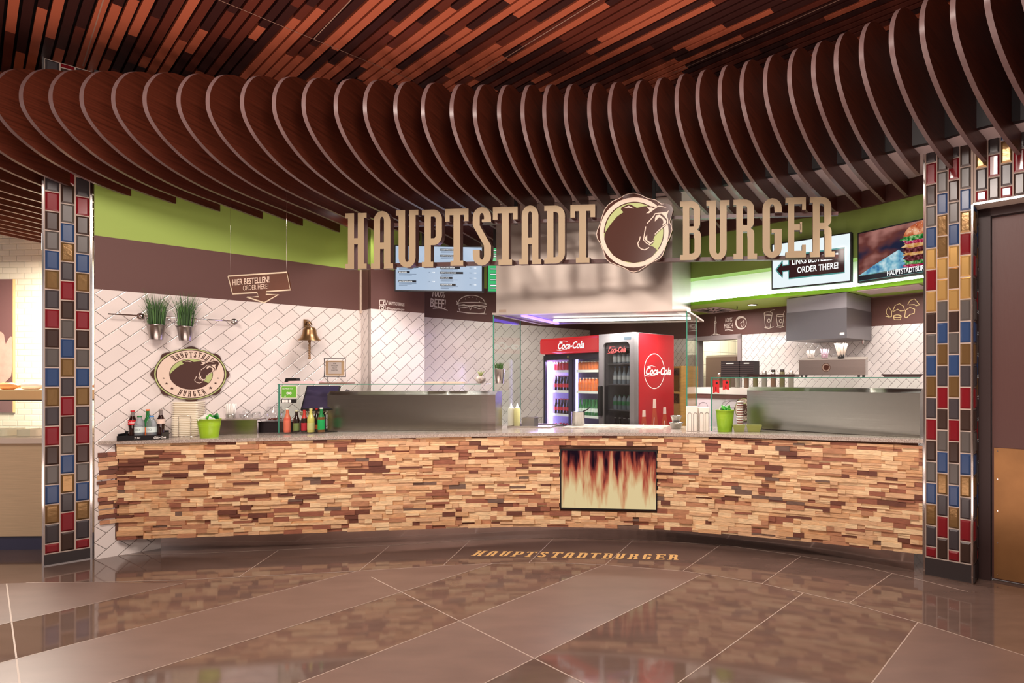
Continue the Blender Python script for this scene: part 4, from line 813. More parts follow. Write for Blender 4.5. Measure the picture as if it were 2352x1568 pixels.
def em_noise(name, c1, c2, c3, sc_, st, stren=.8):
    m = bpy.data.materials.new(name); m.use_nodes = True; nt = m.node_tree; nt.nodes.remove(nt.nodes['Principled BSDF']); N = nt.nodes.new
    tc = N('ShaderNodeTexCoord'); mp = N('ShaderNodeMapping'); mp.inputs['Scale'].default_value = st; nz = N('ShaderNodeTexNoise'); nz.inputs['Scale'].default_value = sc_; cr = N('ShaderNodeValToRGB'); em = N('ShaderNodeEmission'); em.inputs[1].default_value = stren
    L = nt.links.new; L(tc.outputs['Object'], mp.inputs[0]); L(mp.outputs[0], nz.inputs[0]); L(nz.outputs[0], cr.inputs[0]); L(cr.outputs[0], em.inputs[0]); L(em.outputs[0], nt.nodes['Material Output'].inputs[0])
    e = cr.color_ramp.elements; e[0].position = .35; e[0].color = lin(c1); e[1].position = .65; e[1].color = lin(c3); k = e.new(.5); k.color = lin(c2); return m
def burger(r, ln, h):
    ms = [em_noise('pic_bun', (160, 60, 40), (200, 110, 70), (240, 180, 140), 14, (1, 1, 1), .9), em_noise('pic_lettuce', (20, 90, 40), (60, 140, 60), (180, 210, 150), 30, (1, 1, 1)), em_noise('pic_cheese', (190, 120, 50), (220, 160, 90), (240, 200, 150), 20, (1, 1, 1)), em_noise('pic_patty', (50, 20, 24), (100, 44, 44), (150, 80, 90), 40, (1, 1, 1)), em_noise('pic_onion', (150, 30, 70), (200, 60, 90), (230, 150, 190), 40, (1, 1, 1)), em_noise('pic_cloth', (70, 130, 180), (140, 200, 220), (220, 245, 250), 12, (1, 1, 1)), E_navy, E_txt, E_teal]
    mb = MB(); cx = .80*ln
    mb.tri([(.01, .14*h), (.2*ln, .30*h), (.50*ln, .52*h), (.62*ln, .3*h), (.62*ln, .16*h)], .0014, 5); mb.tri([(.6*ln, .16*h), (.6*ln, .3*h), (.98*ln, .5*h), (.98*ln, .16*h)], .0014, 5)
    w_ = .27*ln; mb.box(.01, ln-.012, .0008, .0012, .03*h, .13*h, 6); mb.box(.01, ln-.012, .0004, .0008, .135*h, .145*h, 8); mb.box(.01, ln-.012, .0004, .0008, .03*h, .038*h, 8)
    textmesh(mb, 'HAUPTSTADTBURGER', .36*ln, .06*h, .045, .0, 7, sx=.68, bold=.02)
    def blob(z, hh, ww, m, y, wob=.006, n=36):
        P_ = []
        for i in range(n): t = 2*math.pi*i/n; q = 1+wob*8*math.sin(t*7+z*50); P_.append((cx+ww*math.copysign(abs(math.cos(t))**.5, math.cos(t))*q, z*h+hh*math.copysign(abs(math.sin(t))**.7, math.sin(t))*q))
        mb.tri(P_, y, m)
    blob(.20, .022, w_*.92, 4, .0010); blob(.26, .03, w_*.9, 1, .0009, .01); blob(.34, .04, w_*.9, 3, .0008); blob(.42, .026, w_*.92, 2, .0007, .012); blob(.49, .036, w_*.9, 3, .0006); blob(.565, .028, w_*.94, 2, .0005, .012); blob(.63, .025, w_*.9, 4, .0004, .01); blob(.70, .03, w_*1.0, 1, .0003, .012)
    top = [(cx+w_*.92*math.cos(math.radians(a)), .73*h+.24*h*math.sin(math.radians(a))) for a in range(0, 181, 10)]; mb.tri(top, .0002, 0)
    for k in range(30): a = rnd.uniform(20, 160); q = rnd.uniform(.3, .95); x_, z_ = cx+w_*.85*q*math.cos(math.radians(a)), .74*h+.22*h*q*math.sin(math.radians(a)); mb.box(x_-.002, x_+.002, 0, .0001, z_-.0015, z_+.0015, 7)
    mb.build('burger_picture', ms, r, recalc=False)
Da, Db = 5.42, 4.90; pl = Vector((X(1969.5, Da), Da)); pr0 = Vector((X(2127, Db), Db)); pr = pl+(pr0-pl).normalized()*.86
screen('screen with a tall burger picture captioned HAUPTSTADTBURGER partly behind the right pillar', tuple(pl), tuple(pr), Zy(650, Da), Zy(535, Da), em_noise('pic_bg', (40, 44, 70), (120, 66, 60), (190, 130, 120), 3.5, (1, 1, 1.6), .7), burger, poles=False)
# small steel hood at the right
pH = Vector((1.011, 6.028)); r = thing('extractor_hood', 'smaller grey steel hood under the green ledge on the right', 'extractor hood', (pH.x, pH.y, 1.99), WR.rz)
mb = MB(); mb.box(0, .706, 0, .55, 0, .30); mb.build('hood_body', mat('steel_grey', (140, 138, 142), .32, .9), r)
mb = MB(); mb.box(0.003, .703, 0.003, .547, .30, .452); mb.build('upper_casing', mat('steel_pale', (176, 174, 180), .4, .8), r)
mb = MB(); mb.box(.63, .68, -.001, 0, .03, .055); mb.build('rating_plate', M_white, r)
mb = MB(); mb.lathe([(.009, -.04), (.012, -.02), (.012, 0)], (.66, .45), n=10); mb.build('drain_cap', M_chrome, r)
# soffit fittings
def downlight(label, px, py, z, rr=.06, p=14, col=(1, .88, .80)):
    q = atz(px, py, z); r = thing('downlight', label, 'light', (q[0], q[1], z))
    mb = MB(); mb.lathe([(rr*1.25, 0), (rr*1.25, -.006), (rr, -.008), (rr, 0)], n=24); mb.build('trim_ring', M_chrome, r)
    mb = MB(); mb.lathe([(rr, -.004), (.001, -.0045)], n=24); mb.build('lens', M_emw, r)
    l = bpy.data.lights.new('downlight_beam', 'SPOT'); l.energy = p; l.spot_size = math.radians(110); l.spot_blend = .8; l.shadow_soft_size = .04; l.color = col
    o = bpy.data.objects.new('downlight_beam', l); COL.objects.link(o); o.location = (q[0], q[1], z-.03)
downlight('round glowing downlight in the ceiling nearest the tiled right pillar', 2044, 432, Z_S, .062, 30)
downlight('round downlight glowing behind the first letter H of the sign', 832, 487, Z_S, .055, 40)
downlight('round downlight glowing behind the letter S of the sign', 1086, 492, Z_S, .045, 34)
downlight('round downlight glowing behind the last letter R of the sign', 1884, 474, Z_S, .05, 26)
downlight('round downlight in the green underside left of the small hood', 1728, 699.5, 2.448, .05, 14)
q = atz(1640, 712, 2.448); r = thing('ceiling_vent', 'white swirl air vent in the green underside above the doorway', 'vent', (q[0], q[1], 2.448), WR.rz)
mb = MB(); mb.box(-.24, .24, -.24, .24, -.006, 0); mb.build('frame', M_soff, r)
for k in range(16):
    t = 2*math.pi*k/16; mb = MB(); a = Vector((math.cos(t), math.sin(t))); b = Vector((-a.y, a.x)); p_ = [a*.07, a*.20+b*.05, a*.20+b*.075, a*.07+b*.02]; mb.add([(v.x, v.y, -.008) for v in p_]+[(v.x, v.y, -.006) for v in p_], [(0, 1, 2, 3), (0, 4, 5, 1), (1, 5, 6, 2), (2, 6, 7, 3), (3, 7, 4, 0)]); mb.build('slot', M_black, r)
q = atz(2052, 664, 2.448); mb = MB(); mb.box(-.30, .30, -.15, .15, -.006, 0); tag(mb.build('access_panel', M_soff, loc=(q[0], q[1], 2.448), rz=WR.rz), 'flat white panel in the green underside right of the small hood', 'panel')
mb = MB(); q = atz(1693, 703, 2.448); mb.tube([(0, 0, 0), (0, 0, -.03)], .006, n=8); mb.lathe([(.012, -.032), (.012, -.03)], n=10); tag(mb.build('sprinkler', M_dmetal, loc=(q[0], q[1], 2.448)), 'tiny sprinkler head under the green ledge beside the vent', 'sprinkler')

# ================================================================ FRIDGES
def bottle_mesh(kind):
    m = MB()
    P_ = {'cola': [(.026, 0), (.029, .01), (.027, .05), (.024, .075), (.029, .11), (.028, .125), (.014, .17), (.012, .20), (.013, .205)], 'pet': [(.028, 0), (.031, .01), (.031, .12), (.026, .145), (.013, .165), (.013, .175)], 'slim': [(.026, 0), (.029, .008), (.029, .12), (.014, .16), (.012, .21)], 'can': [(.027, 0), (.031, .008), (.031, .105), (.026, .115)]}[kind]
    return P_
FRB = {}
def fbottle(kind, body, label, cap, x, y, z, root_rz, base, lab, grp, s=.93):
    key = (kind, body.name, label.name if label else '', cap.name, s)
    if key not in FRB:
        m = MB(); P_ = [(a*s, b*s) for a, b in bottle_mesh(kind)]; m.lathe(P_, n=10, m=0); top = P_[-1]
        m.lathe([(top[0]*1.15, top[1]-.002), (top[0]*1.15, top[1]+.010*s)], n=8, m=2)
        if label: hh = P_[1][0]*1.02; z0_, z1_ = (.055*s, .105*s) if kind != 'can' else (.02*s, .09*s); rr = max(P_[4][0], P_[2][0])*1.02 if kind == 'cola' else hh; m.lathe([(rr, z0_), (rr, z1_)], n=10, m=1)
        FRB[key] = m.build('drink_bottle', [body, label or body, cap]); o = FRB[key]
    else: o = FRB[key].copy(); COL.objects.link(o)
    c, s_ = math.cos(root_rz), math.sin(root_rz); o.location = (base[0]+x*c-y*s_, base[1]+x*s_+y*c, base[2]+z); o.rotation_euler = (0, 0, root_rz); return tag(o, lab, 'bottle', grp)
B_cola = mat('cola_brown', (38, 16, 12), .1, coat=.5); B_org = mat('orange_drink', (226, 106, 30), .15, coat=.4); B_grn = mat('green_glass', (30, 110, 50), .12, coat=.5); B_clr = mat('clear_bottle', (190, 206, 214), .1, trans=.5); B_yel = mat('lemonade_yellow', (214, 200, 110), .12, coat=.4); B_pink = mat('pink_drink', (224, 80, 90), .15, coat=.4)
C_red = mat('cap_red', (190, 20, 28), .4); C_wht = M_white; C_grn = mat('cap_green', (20, 120, 60), .4); C_blu = mat('cap_blue', (60, 130, 200), .4); LB_red = mat('label_red', (200, 24, 36), .5); LB_org = mat('label_orange', (220, 110, 50), .5); LB_grn = mat('label_green', (60, 150, 90), .5); LB_wht = mat('label_white', (225, 228, 222), .5)
def cola_script(mb, x, z, h, y, m, k=1.0):
    textmesh(mb, 'Coca-Cola', x, z, h, y, m, shear=.35, sx=1.0*k, bold=.03)
    mb.stroke([(x-h*.1, z-h*.12), (x+h*.8*k, z-h*.22), (x+h*1.8*k, z-h*.1), (x+h*2.4*k, z-h*.16)], h*.10, y, m, w1=h*.04); mb.stroke([(x+h*.5*k, z+h*1.05), (x+h*1.6*k, z+h*1.2), (x+h*2.6*k, z+h*1.02)], h*.08, y, m, w1=h*.04)
M_fred = mat('fridge_red', (166, 26, 34), .3); M_fgrey = mat('fridge_grey', (112, 106, 108), .4); M_fdark = mat('fridge_dark', (24, 20, 28), .4); E_red = mat('header_red', (235, 36, 40), .4, emit=.8); M_led = mat('led_violet', (190, 170, 255), .4, emit=22); M_fin = mat('fridge_liner', (196, 186, 214), .5)
fzh = 2.10
# wide fridge
fl = Vector((-1.078, 6.64))-UB*1.15; base = (fl.x, fl.y, 0); rz = math.atan2(UB.y, UB.x)
r = thing('drinks_fridge', 'wide open-lit drinks fridge with glowing red Coca-Cola header', 'fridge', base, rz); Wd = 1.14; dp = .62
mb = MB(); mb.box(0, .03, .02, dp, .05, 1.9); mb.box(Wd-.03, Wd, .02, dp, .05, 1.9); mb.box(.03, Wd-.03, dp-.03, dp, .05, 1.9); mb.box(.03, Wd-.03, .02, dp-.03, .05, .45); mb.box(0, Wd, .02, dp, 1.87, fzh-.03); mb.box(.55, .58, .04, dp-.03, .45, 1.87); mb.build('cabinet', M_fdark, r)
mb = MB(); mb.box(.03, .033, .03, dp-.03, .45, 1.87); mb.box(.545, .548, .06, dp-.03, .45, 1.87); mb.box(.582, .585, .06, dp-.03, .45, 1.87); mb.box(.033, Wd-.03, dp-.035, dp-.03, .45, 1.87); mb.build('liner', M_fin, r)
mb = MB(); mb.rbox(-.01, Wd, -.05, .05, 1.90, fzh, .03, axis='x'); mb.build('header', E_red, r)
mb = MB(); cola_script(mb, .36, 1.955, .085, -.0515, 0); mb.build('header_lettering', E_txt, r, recalc=False)
mb = MB(); textmesh(mb, '85', .50, 1.84, .03, -.006, shear=0); mb.build('number_sticker', mat('sticker_yellow', (176, 166, 90), .5), r, recalc=False)
mb = MB(); mb.box(.10, .14, .012, .035, .50, 1.80); mb.build('light_strip', M_led, r)
mb = MB(); mb.box(.60, .63, .05, .07, .50, 1.83); mb.build('light_strip', mat('led_violet_soft', (190, 170, 255), .4, emit=3), r)
for k, (xa, xb) in enumerate(((0.0, .565), (.565, Wd))):
    mb = MB(); t_ = .035; mb.box(xa, xa+t_, -.005, .02, .40, 1.88); mb.box(xb-t_, xb, -.005, .02, .40, 1.88); mb.box(xa+t_, xb-t_, -.005, .02, .40, .44); mb.box(xa+t_, xb-t_, -.005, .02, 1.82, 1.88); d_ = mb.build('door', M_fdark, r)
    mb = MB(); mb.box(xa+t_, xb-t_, .004, .008, .44, 1.82); mb.build('door_glass', M_glass, d_)
shz = [.50, .80, 1.12, 1.42, 1.68]
for z in shz:
    mb = MB(); mb.box(.15, .545, .04, dp-.05, z-.012, z); mb.box(.15, .545, .034, .04, z-.02, z+.012, 1); mb.build('shelf', [M_fin, M_white], r)
    mb = MB(); mb.box(.64, Wd-.035, .04, dp-.05, z-.012, z); mb.box(.64, Wd-.035, .034, .04, z-.02, z+.012, 1); mb.build('shelf', [M_fin, M_white], r)
kinds = [[('cola', B_cola, LB_red, C_red), ('cola', B_cola, LB_red, C_red), ('cola', B_cola, LB_red, C_red), ('cola', B_cola, LB_red, C_red), ('can', LB_red, LB_red, M_chrome)],
         [('can', LB_red, LB_red, M_chrome), ('pet', B_org, LB_org, C_wht), ('slim', B_grn, LB_wht, C_grn), ('pet', B_org, LB_org, C_wht), ('can', LB_org, LB_org, M_chrome)]]
rown = ['bottom', 'second lowest', 'middle', 'second highest', 'top']; drink = [['cola bottle', 'cola bottle', 'cola bottle', 'cola bottle', 'small red can'], ['red can', 'orange bottle', 'green glass bottle', 'orange bottle', 'orange can']]
for si, z in enumerate(shz):
    for side, (xa, cnt) in enumerate(((.165, 6), (.665, 7))):
        kd = kinds[side][si]
        for row in range(2):
            for k in range(cnt):
                fbottle(*kd, xa+k*.062, .075+row*.075, z+.0005, rz, base, '%s, %s shelf of the lit fridge, %s bay, %s row' % (drink[side][si], rown[si], ('left', 'right')[side], ('front', 'rear')[row]), 'drinks in the %s bay of the lit fridge, %s shelf %s row' % (('left', 'right')[side], rown[si], ('front', 'rear')[row]))
l = area('fridge_light', (base[0]+UB.x*.2+UA.x*.10, base[1]+UB.y*.2+UA.y*.10, 1.80), .3, 14, (.60, .50, 1), (0, 0, 0), sy=.1)
q_ = Vector(base[:2])+UB*.06-UA*.12; l = area('fridge_glow', (q_.x, q_.y, 1.35), .25, 9, (.55, .42, 1), (90, 0, math.degrees(rz)+180+25), sy=.9)
# grey fridge
g0 = Vector((-1.078, 6.64))+UB*.015; base = (g0.x, g0.y, 0)
r = thing('drinks_fridge', 'tall dim grey fridge with red side panel and three painted bottles', 'fridge', base, rz); Wd = .60; dp = .60
mb = MB(); mb.box(0, .04, 0, dp, .05, fzh); mb.box(Wd-.04, Wd-.004, 0, dp, .05, fzh); mb.box(.04, Wd-.04, dp-.03, dp, .05, fzh); mb.box(.04, Wd-.04, .02, dp-.03, .05, .40); mb.box(.04, Wd-.04, 0, dp-.03, 1.93, fzh); mb.build('cabinet', M_fgrey, r)
mb = MB(); mb.box(Wd-.004, Wd, .02, dp, .05, fzh-.005); o_ = mb.build('side_panel', M_fred, r)
mb = MB()
Rm = lambda y, z: (Wd+.0006, y, z)
def sidetext(draw):
    t = MB(); draw(t); return [(Wd+.0008-v[1]*.1, v[0], v[2]) for v in t.v], t.f, t.m
def dsd(t):
    t.stroke(ell(.27, 1.67, .165, .20, 0, 361, 48), .008, 0, 0); cola_script(t, .12, 1.63, .085, 0, 0, .8)
v_, f__, m_ = sidetext(dsd); mb.add(v_, f__); mb.build('side_lettering', M_white, o_, recalc=False)
mb = MB(); 
for yy, hh in ((.10, .30), (.27, .42), (.44, .32)):
    P_ = [(-.065, 0), (-.06, hh*.25), (-.028, hh*.72), (-.024, hh), (.024, hh), (.028, hh*.72), (.06, hh*.25), (.065, 0)]; mb.add([(Wd+.001, yy+a, .93+b) for a, b in P_], [tuple(range(8))[::-1]], 0)
    mb.add([(Wd+.0014, yy+a, .93+b) for a, b in ((-.028, hh*.75), (-.024, hh), (.024, hh), (.028, hh*.75))], [(3, 2, 1, 0)], 1)
    mb.add([(Wd+.0014, yy+a, .93+b) for a, b in ((-.03, 0), (-.01, hh*.5), (0, hh*.5), (-.012, 0))], [(3, 2, 1, 0)], 1)
mb.build('painted_bottles', [mat('amber_print', (176, 70, 46), .4), mat('print_white', (222, 190, 180), .4)], o_, recalc=False)
mb = MB(); t_ = .075; mb.rbox(0, Wd, -.05, -.002, .08, fzh+.005, .05, axis='y'); 
mb = MB(); mb.box(.0, t_, -.05, -.002, .3, fzh); mb.box(Wd-t_, Wd, -.05, -.002, .3, fzh); mb.box(t_, Wd-t_, -.05, -.002, .3, .5); mb.box(t_, Wd-t_, -.05, -.002, fzh-.10, fzh)
for sg, cx0 in ((1, t_), (-1, Wd-t_)):
    P_ = [(cx0, fzh-.10)]+[(cx0+sg*(.06-.06*math.sin(math.radians(a))), fzh-.10-.06*(1-math.cos(math.radians(a)))) for a in range(0, 91, 15)]; mb.prism(P_, -.05, -.002)
d_ = mb.build('door', mat('door_grey', (104, 97, 98), .4), r)
mb = MB(); mb.box(t_, Wd-t_, -.03, -.025, .5, fzh-.10); mb.build('door_glass', glass_mat('dim_glass', (214, 214, 216)), d_)
mb = MB(); mb.rbox(.03, .075, -.09, -.05, 1.15, 1.50, .018, axis='x'); mb.build('handle', M_black, d_)
mb = MB(); cola_script(mb, .14, 1.885, .06, -.031, 0, .8); mb.build('glass_lettering', mat('cola_faded', (160, 60, 60), .4), d_, recalc=False)
mb = MB(); mb.box(.04, Wd-.04, dp-.04, dp-.03, .4, 1.93); mb.build('liner', mat('liner_dim', (150, 142, 144), .6), r)
mb = MB(); mb.box(Wd-.16, Wd-.05, -.052, -.05, 2.02, 2.05); mb.build('thermometer_display', mat('disp', (190, 215, 240), .4, emit=.7), r)
for si, z in enumerate((.62, .92, 1.22, 1.52, 1.76)):
    mb = MB(); mb.box(.045, Wd-.045, .05, dp-.05, z-.012, z); mb.build('shelf', M_fgrey, r)
    for k in range(6):
        kd = [('slim', B_clr, LB_wht, C_wht), ('slim', B_cola, LB_wht, C_wht), ('pet', B_clr, LB_grn, C_grn), ('slim', B_clr, LB_wht, C_blu), ('can', B_clr, LB_wht, M_chrome)][si]
        fbottle(*kd, .10+k*.078, .12, z+.0005, rz, base, 'dim bottle or can on the %s shelf of the unlit grey fridge' % rown[si], 'drinks on the %s shelf of the grey fridge' % rown[si])
# ================================================================ THINGS ON THE WORKTOP, LEFT
def onct(px, py): p = ctop(px, py); return (p.x, p.y, ZC(p.x)+.0005)
def scale_at(p): return F/p[1]
# drinks tray with five bottles
pa, pb = ctop(268, 1012.5), ctop(371, 1009); Wt = Wall(pa.xy, (pb-pa).xy); lt_ = (pb-pa).length; zt = ZC(pa.x)+.001
M_tray = mat('tray_black', (34, 32, 34), .35)
r = thing('bottle_tray', 'black tray marked 2.50 Coca-Cola holding five drink bottles beside the tiled wall', 'tray', (pa.x, pa.y, zt), Wt.rz)
mb = MB(); mb.box(0, lt_, 0, .12, 0, .008); mb.box(0, lt_, 0, .010, .008, .042); mb.box(0, .008, .01, .112, .008, .06); mb.box(lt_-.008, lt_, .01, .112, .008, .06); mb.box(0, lt_, .112, .12, .008, .075); mb.build('tray_body', M_tray, r)
mb = MB(); textmesh(mb, '2.50', .12, .012, .018, -.001, shear=.2); cola_script(mb, .26, .014, .016, -.001, 0, .9); mb.build('price_lettering', M_white, r, recalc=False)
def bottle(name, label, kind, x, y, W, z, h, rr, body, lab=None, cap=M_white, neck=None, grp=None, txt=None, neckh=.0, labz=(.35, .62)):
    p = W.p+W.d*x+W.n*y; r = thing(name, label, 'bottle', (p.x, p.y, z), W.rz, grp)
    PR = {'cola': [(.86, 0), (1, .03), (.98, .2), (.80, .30), (.86, .42), (1, .5), (1, .62), (.62, .74), (.42, .84), (.38, .97)],
          'pet': [(.88, 0), (1, .03), (1, .28), (.95, .3), (1, .33), (1, .62), (.96, .70), (.70, .80), (.42, .88), (.40, .95)],
          'slim': [(.94, 0), (1, .02), (1, .56), (.88, .63), (.5, .74), (.42, .82), (.40, .96)]}[kind]
    mb = MB(); mb.lathe([(a*rr, b*h) for a, b in PR], n=20); mb.build('glass_body', body, r)
    if neck:
        def rad(t):
            for (a, b), (c, d) in zip(PR, PR[1:]):
                if b <= t <= d: return a+(c-a)*(t-b)/(d-b)
            return PR[-1][0]
        mb = MB(); mb.lathe([(rad(t)*rr*1.02, t*h) for t in (neckh, (neckh+.95)/2, .955)], n=16); mb.build('neck', neck, r)
    mb = MB(); mb.lathe([(rr*.46, h*.95), (rr*.47, h*.99), (rr*.44, h), (.001, h*1.002)], n=14); mb.build('cap', cap, r)
    if lab:
        mb = MB(); mb.lathe([(rr*1.012, h*labz[0]), (rr*1.012, h*labz[1])], n=20); lo = mb.build('label_wrap', lab, r)
        if txt:
            mb = MB(); tm = MB(); textmesh(tm, txt, 0, 0, h*.09, 0, align='CENTER', sx=.8); zc_ = h*(labz[0]+labz[1])/2-h*.04
            mb.add([(rr*1.02*math.sin(v[0]/rr), -rr*1.02*math.cos(v[0]/rr), v[2]+zc_) for v in tm.v], tm.f); mb.build('label_text', M_white if lab != LB_wht2 else mat('txt_grey', (90, 110, 120), .5), lo, recalc=False)
    return r
LB_wht2 = mat('label_pale', (206, 220, 216), .5); B_wat = mat('water_bottle', (200, 208, 214), .06, trans=.75, ior=1.2); M_neckc = mat('neck_clear', (190, 176, 168), .1, trans=.6, ior=1.2)
bottle('drink_bottle', 'cola bottle with red cap and red Coke label, leftmost in the black tray', 'cola', lt_*.24, .070, Wt, zt+.009, .255, .031, B_cola, LB_red, C_red, M_neckc, None, 'Coke', .80, (.50, .66))
bottle('drink_bottle', 'clear water bottle with dark green cap and pale green label in the black tray', 'pet', lt_*.43, .050, Wt, zt+.009, .205, .036, B_wat, LB_wht2, C_grn, None, None, 'VIO', 0, (.28, .52))
bottle('drink_bottle', 'green glass bottle with orange cap and orange labels, middle of the black tray', 'slim', lt_*.565, .082, Wt, zt+.009, .262, .028, B_grn, LB_org, mat('cap_orange', (230, 110, 50), .4), None, None, None, 0, (.10, .38))
bottle('drink_bottle', 'clear water bottle with blue cap and pale blue label in the black tray', 'pet', lt_*.70, .050, Wt, zt+.009, .205, .036, B_wat, LB_wht2, C_blu, None, None, 'VIO', 0, (.28, .52))
bottle('drink_bottle', 'cola bottle with clear neck and pale label, rightmost in the black tray', 'cola', lt_*.87, .078, Wt, zt+.009, .262, .030, B_cola, mat('label_cream', (220, 196, 180), .5), M_neckc, M_neckc, None, None, .80, (.50, .66))
# stack of white takeout trays in a wire holder
p1, p2 = ctop(391, 1004), ctop(450, 1002); Ws = Wall(p1.xy, (p2-p1).xy); ls = (p2-p1).length; zs = ZC(p1.x)
M_foam = mat('foam_white', (240, 230, 208), .8); nst = 19; hh = .0172; tr = MB()
tr.rbox(.006, ls-.006, .006, .154, 0, .0075, .02, axis='z'); tr.rbox(-.004, ls+.004, -.004, .164, .0075, hh-.0008, .022, axis='z')
base0 = None
for k in range(nst):
    q = Ws.pt(rnd.uniform(-.003, .003), .02+rnd.uniform(-.002, .002)); z = zs+.001+k*hh
    o = tr.build('takeout_tray', M_foam) if base0 is None else base0.copy()
    if base0 is None: base0 = o
    else: COL.objects.link(o)
    o.location = (q.x, q.y, z); o.rotation_euler = (0, 0, Ws.rz); tag(o, 'white foam takeout tray in the tall stack beside the green bucket', 'tray', 'stacked white takeout trays')
q = Ws.pt(0, 0); mb = MB()
for x0, x1, y in ((.33, .80, -.004),): mb.tube([(ls*x0, y, 0), (ls*x0, y, .19), (ls*x0+.01, y, .20), (ls*x1-.01, y, .20), (ls*x1, y, .19), (ls*x1, y, 0)], .0022, n=5)
mb2 = MB(); mb2.tube([(-.05, .05, 0), (-.05, .05, .19)], .002, n=5); mb3 = MB(); mb3.tube([(-.035, .12, 0), (-.035, .12, .18)], .002, n=5); mb4 = MB(); mb4.tube([(-.05, .05, .002), (-.05, -.006, .002), (ls*.9, -.006, .002)], .002, n=5)
r = thing('wire_rack', 'thin wire rack holding the tall stack of white takeout trays', 'rack', (q.x, q.y, zs+.0005), Ws.rz); mb.build('wire_loop', M_chrome, r); mb2.build('wire_post', M_chrome, r); mb3.build('wire_post', M_chrome, r); mb4.build('wire_base', M_chrome, r)
# lime buckets
M_pk = [mat('packet_green', (90, 180, 70), .4), M_white, mat('packet_dkgreen', (30, 120, 50), .4)]
def bucket(label, px, py, w_top, hpx, oval, grplab, n=12):
    p = onct(px, py); s_ = scale_at(p); cosf = 1/math.sqrt(1+((px-CX)/F)**2); R1 = w_top/2/s_*cosf; h = hpx/s_; p = (p[0], p[1]+R1*.7, p[2])
    r = thing('lime_bucket', label, 'bucket', p, math.atan2(-(px-CX)/F, 1)*.0)
    mb = MB(); mb.lathe([(R1*.76, 0), (R1*.76, .004), (R1*.90, h*.60), (R1*.915, h*.62), (R1*.905, h*.64), (R1*.925, h*.68), (R1*.94, h*.70), (R1*.93, h*.72), (R1*.99, h*.97), (R1*1.03, h*.975), (R1*1.03, h), (R1*.97, h), (R1*.85, h*.6)], n=32, sy=oval); mb.lathe([(R1*.85, h*.62), (.001, h*.62)], n=16, sy=oval); mb.build('bucket_body', M_lime, r)
    for k in range(n):
        t = rnd.uniform(0, 6.28); q = R1*rnd.uniform(0, .55); M_ = Matrix.Translation((q*math.cos(t), q*math.sin(t)*oval, h+rnd.uniform(-.012, .014)))@Matrix.Rotation(rnd.uniform(-.9, .9), 4, 'X')@Matrix.Rotation(rnd.uniform(-.7, .7), 4, 'Y')@Matrix.Rotation(rnd.uniform(0, 3), 4, 'Z')
        mb = MB(); w_ = R1*.45; mb.box(-w_, w_, -w_*.1, w_*.1, -w_*.6, w_*.6, 0, M_); o = mb.build('packet', M_pk[rnd.choice((0, 1, 1, 2))], loc=None); o.location = p; tag(o, 'small green and white packet poking out of the %s' % grplab, 'packet', 'packets in the %s' % grplab)
    return r
bucket('oval lime green bucket of packets beside the stack of white trays', 466, 1006, 64, 43, .8, 'left lime bucket')
# steel ledge with cups
pa, pb = ctop(499, 998), ctop(590, 996); Wl_ = Wall(pa.xy, (pb-pa).xy); ll = (pb-pa).length; zl_ = ZC(pa.x)+.001; hl = .145
r = thing('steel_riser', 'low brushed steel riser carrying straws and glass dishes left of the glass case', 'riser', (pa.x, pa.y, zl_), Wl_.rz)
mb = MB(); mb.box(0, ll, 0, .006, 0, hl-.008); mb.box(-.03, -.0, .02, .15, 0, hl-.01, 0); mb.build('front_face', M_steel, r); mb = MB(); mb.box(-.03, ll, 0, .16, hl-.008, hl); mb.build('top_plate', M_steelw, r)
M_cg = glass_mat('dish_glass', (246, 246, 246), .25)
def dish(name, label, x, y, prof, W=Wl_, z=None, extra=None, cat='dish', m=None):
    p = W.pt(x, y); z = z if z is not None else zl_+hl; r = thing(name, label, cat, (p.x, p.y, z+.0005), W.rz); mb = MB(); mb.lathe(prof, n=22); mb.build('vessel', m or M_cg, r); return r
def straws(r, n, rr, h, m, lean=.03, z0=.01, rs=.0032):
    for k in range(n):
        t = 2*math.pi*k/n+rnd.random(); q = rr*math.sqrt(rnd.random()); mb = MB(); x, y = q*math.cos(t), q*math.sin(t); l_ = lean*rnd.uniform(.2, 1)
        mb.tube([(x, y, z0), (x+l_*math.cos(t), y+l_*math.sin(t), h*rnd.uniform(.92, 1.03))], rs, n=5); o = mb.build('straw', m, r)
rd = dish('straw_cup', 'clear cup packed with white straws on the steel riser', ll*.22, .07, [(.036, 0), (.040, .004), (.044, .055), (.04, .055), (.036, .006)], cat='cup'); straws(rd, 44, .033, .150, M_white, .016)
dish('glass_dish', 'low clear dish beside the straw cup on the steel riser', ll*.62, .07, [(.035, 0), (.05, .01), (.058, .05), (.054, .05), (.045, .014)])
rd = dish('glass_dish', 'small clear beaker standing in the riser between low dish and glass jar', ll*.98-.03, .06, [(.02, 0), (.032, .01), (.036, .05), (.03, .07), (.027, .07), (.03, .05)])
dish('lid_dome', 'clear domed lid lying on the steel riser at its middle', ll*.62, .07, [(.035, 0), (.034, .02), (.02, .038), (.001, .044)], z=zl_+hl+.051, cat='lid')
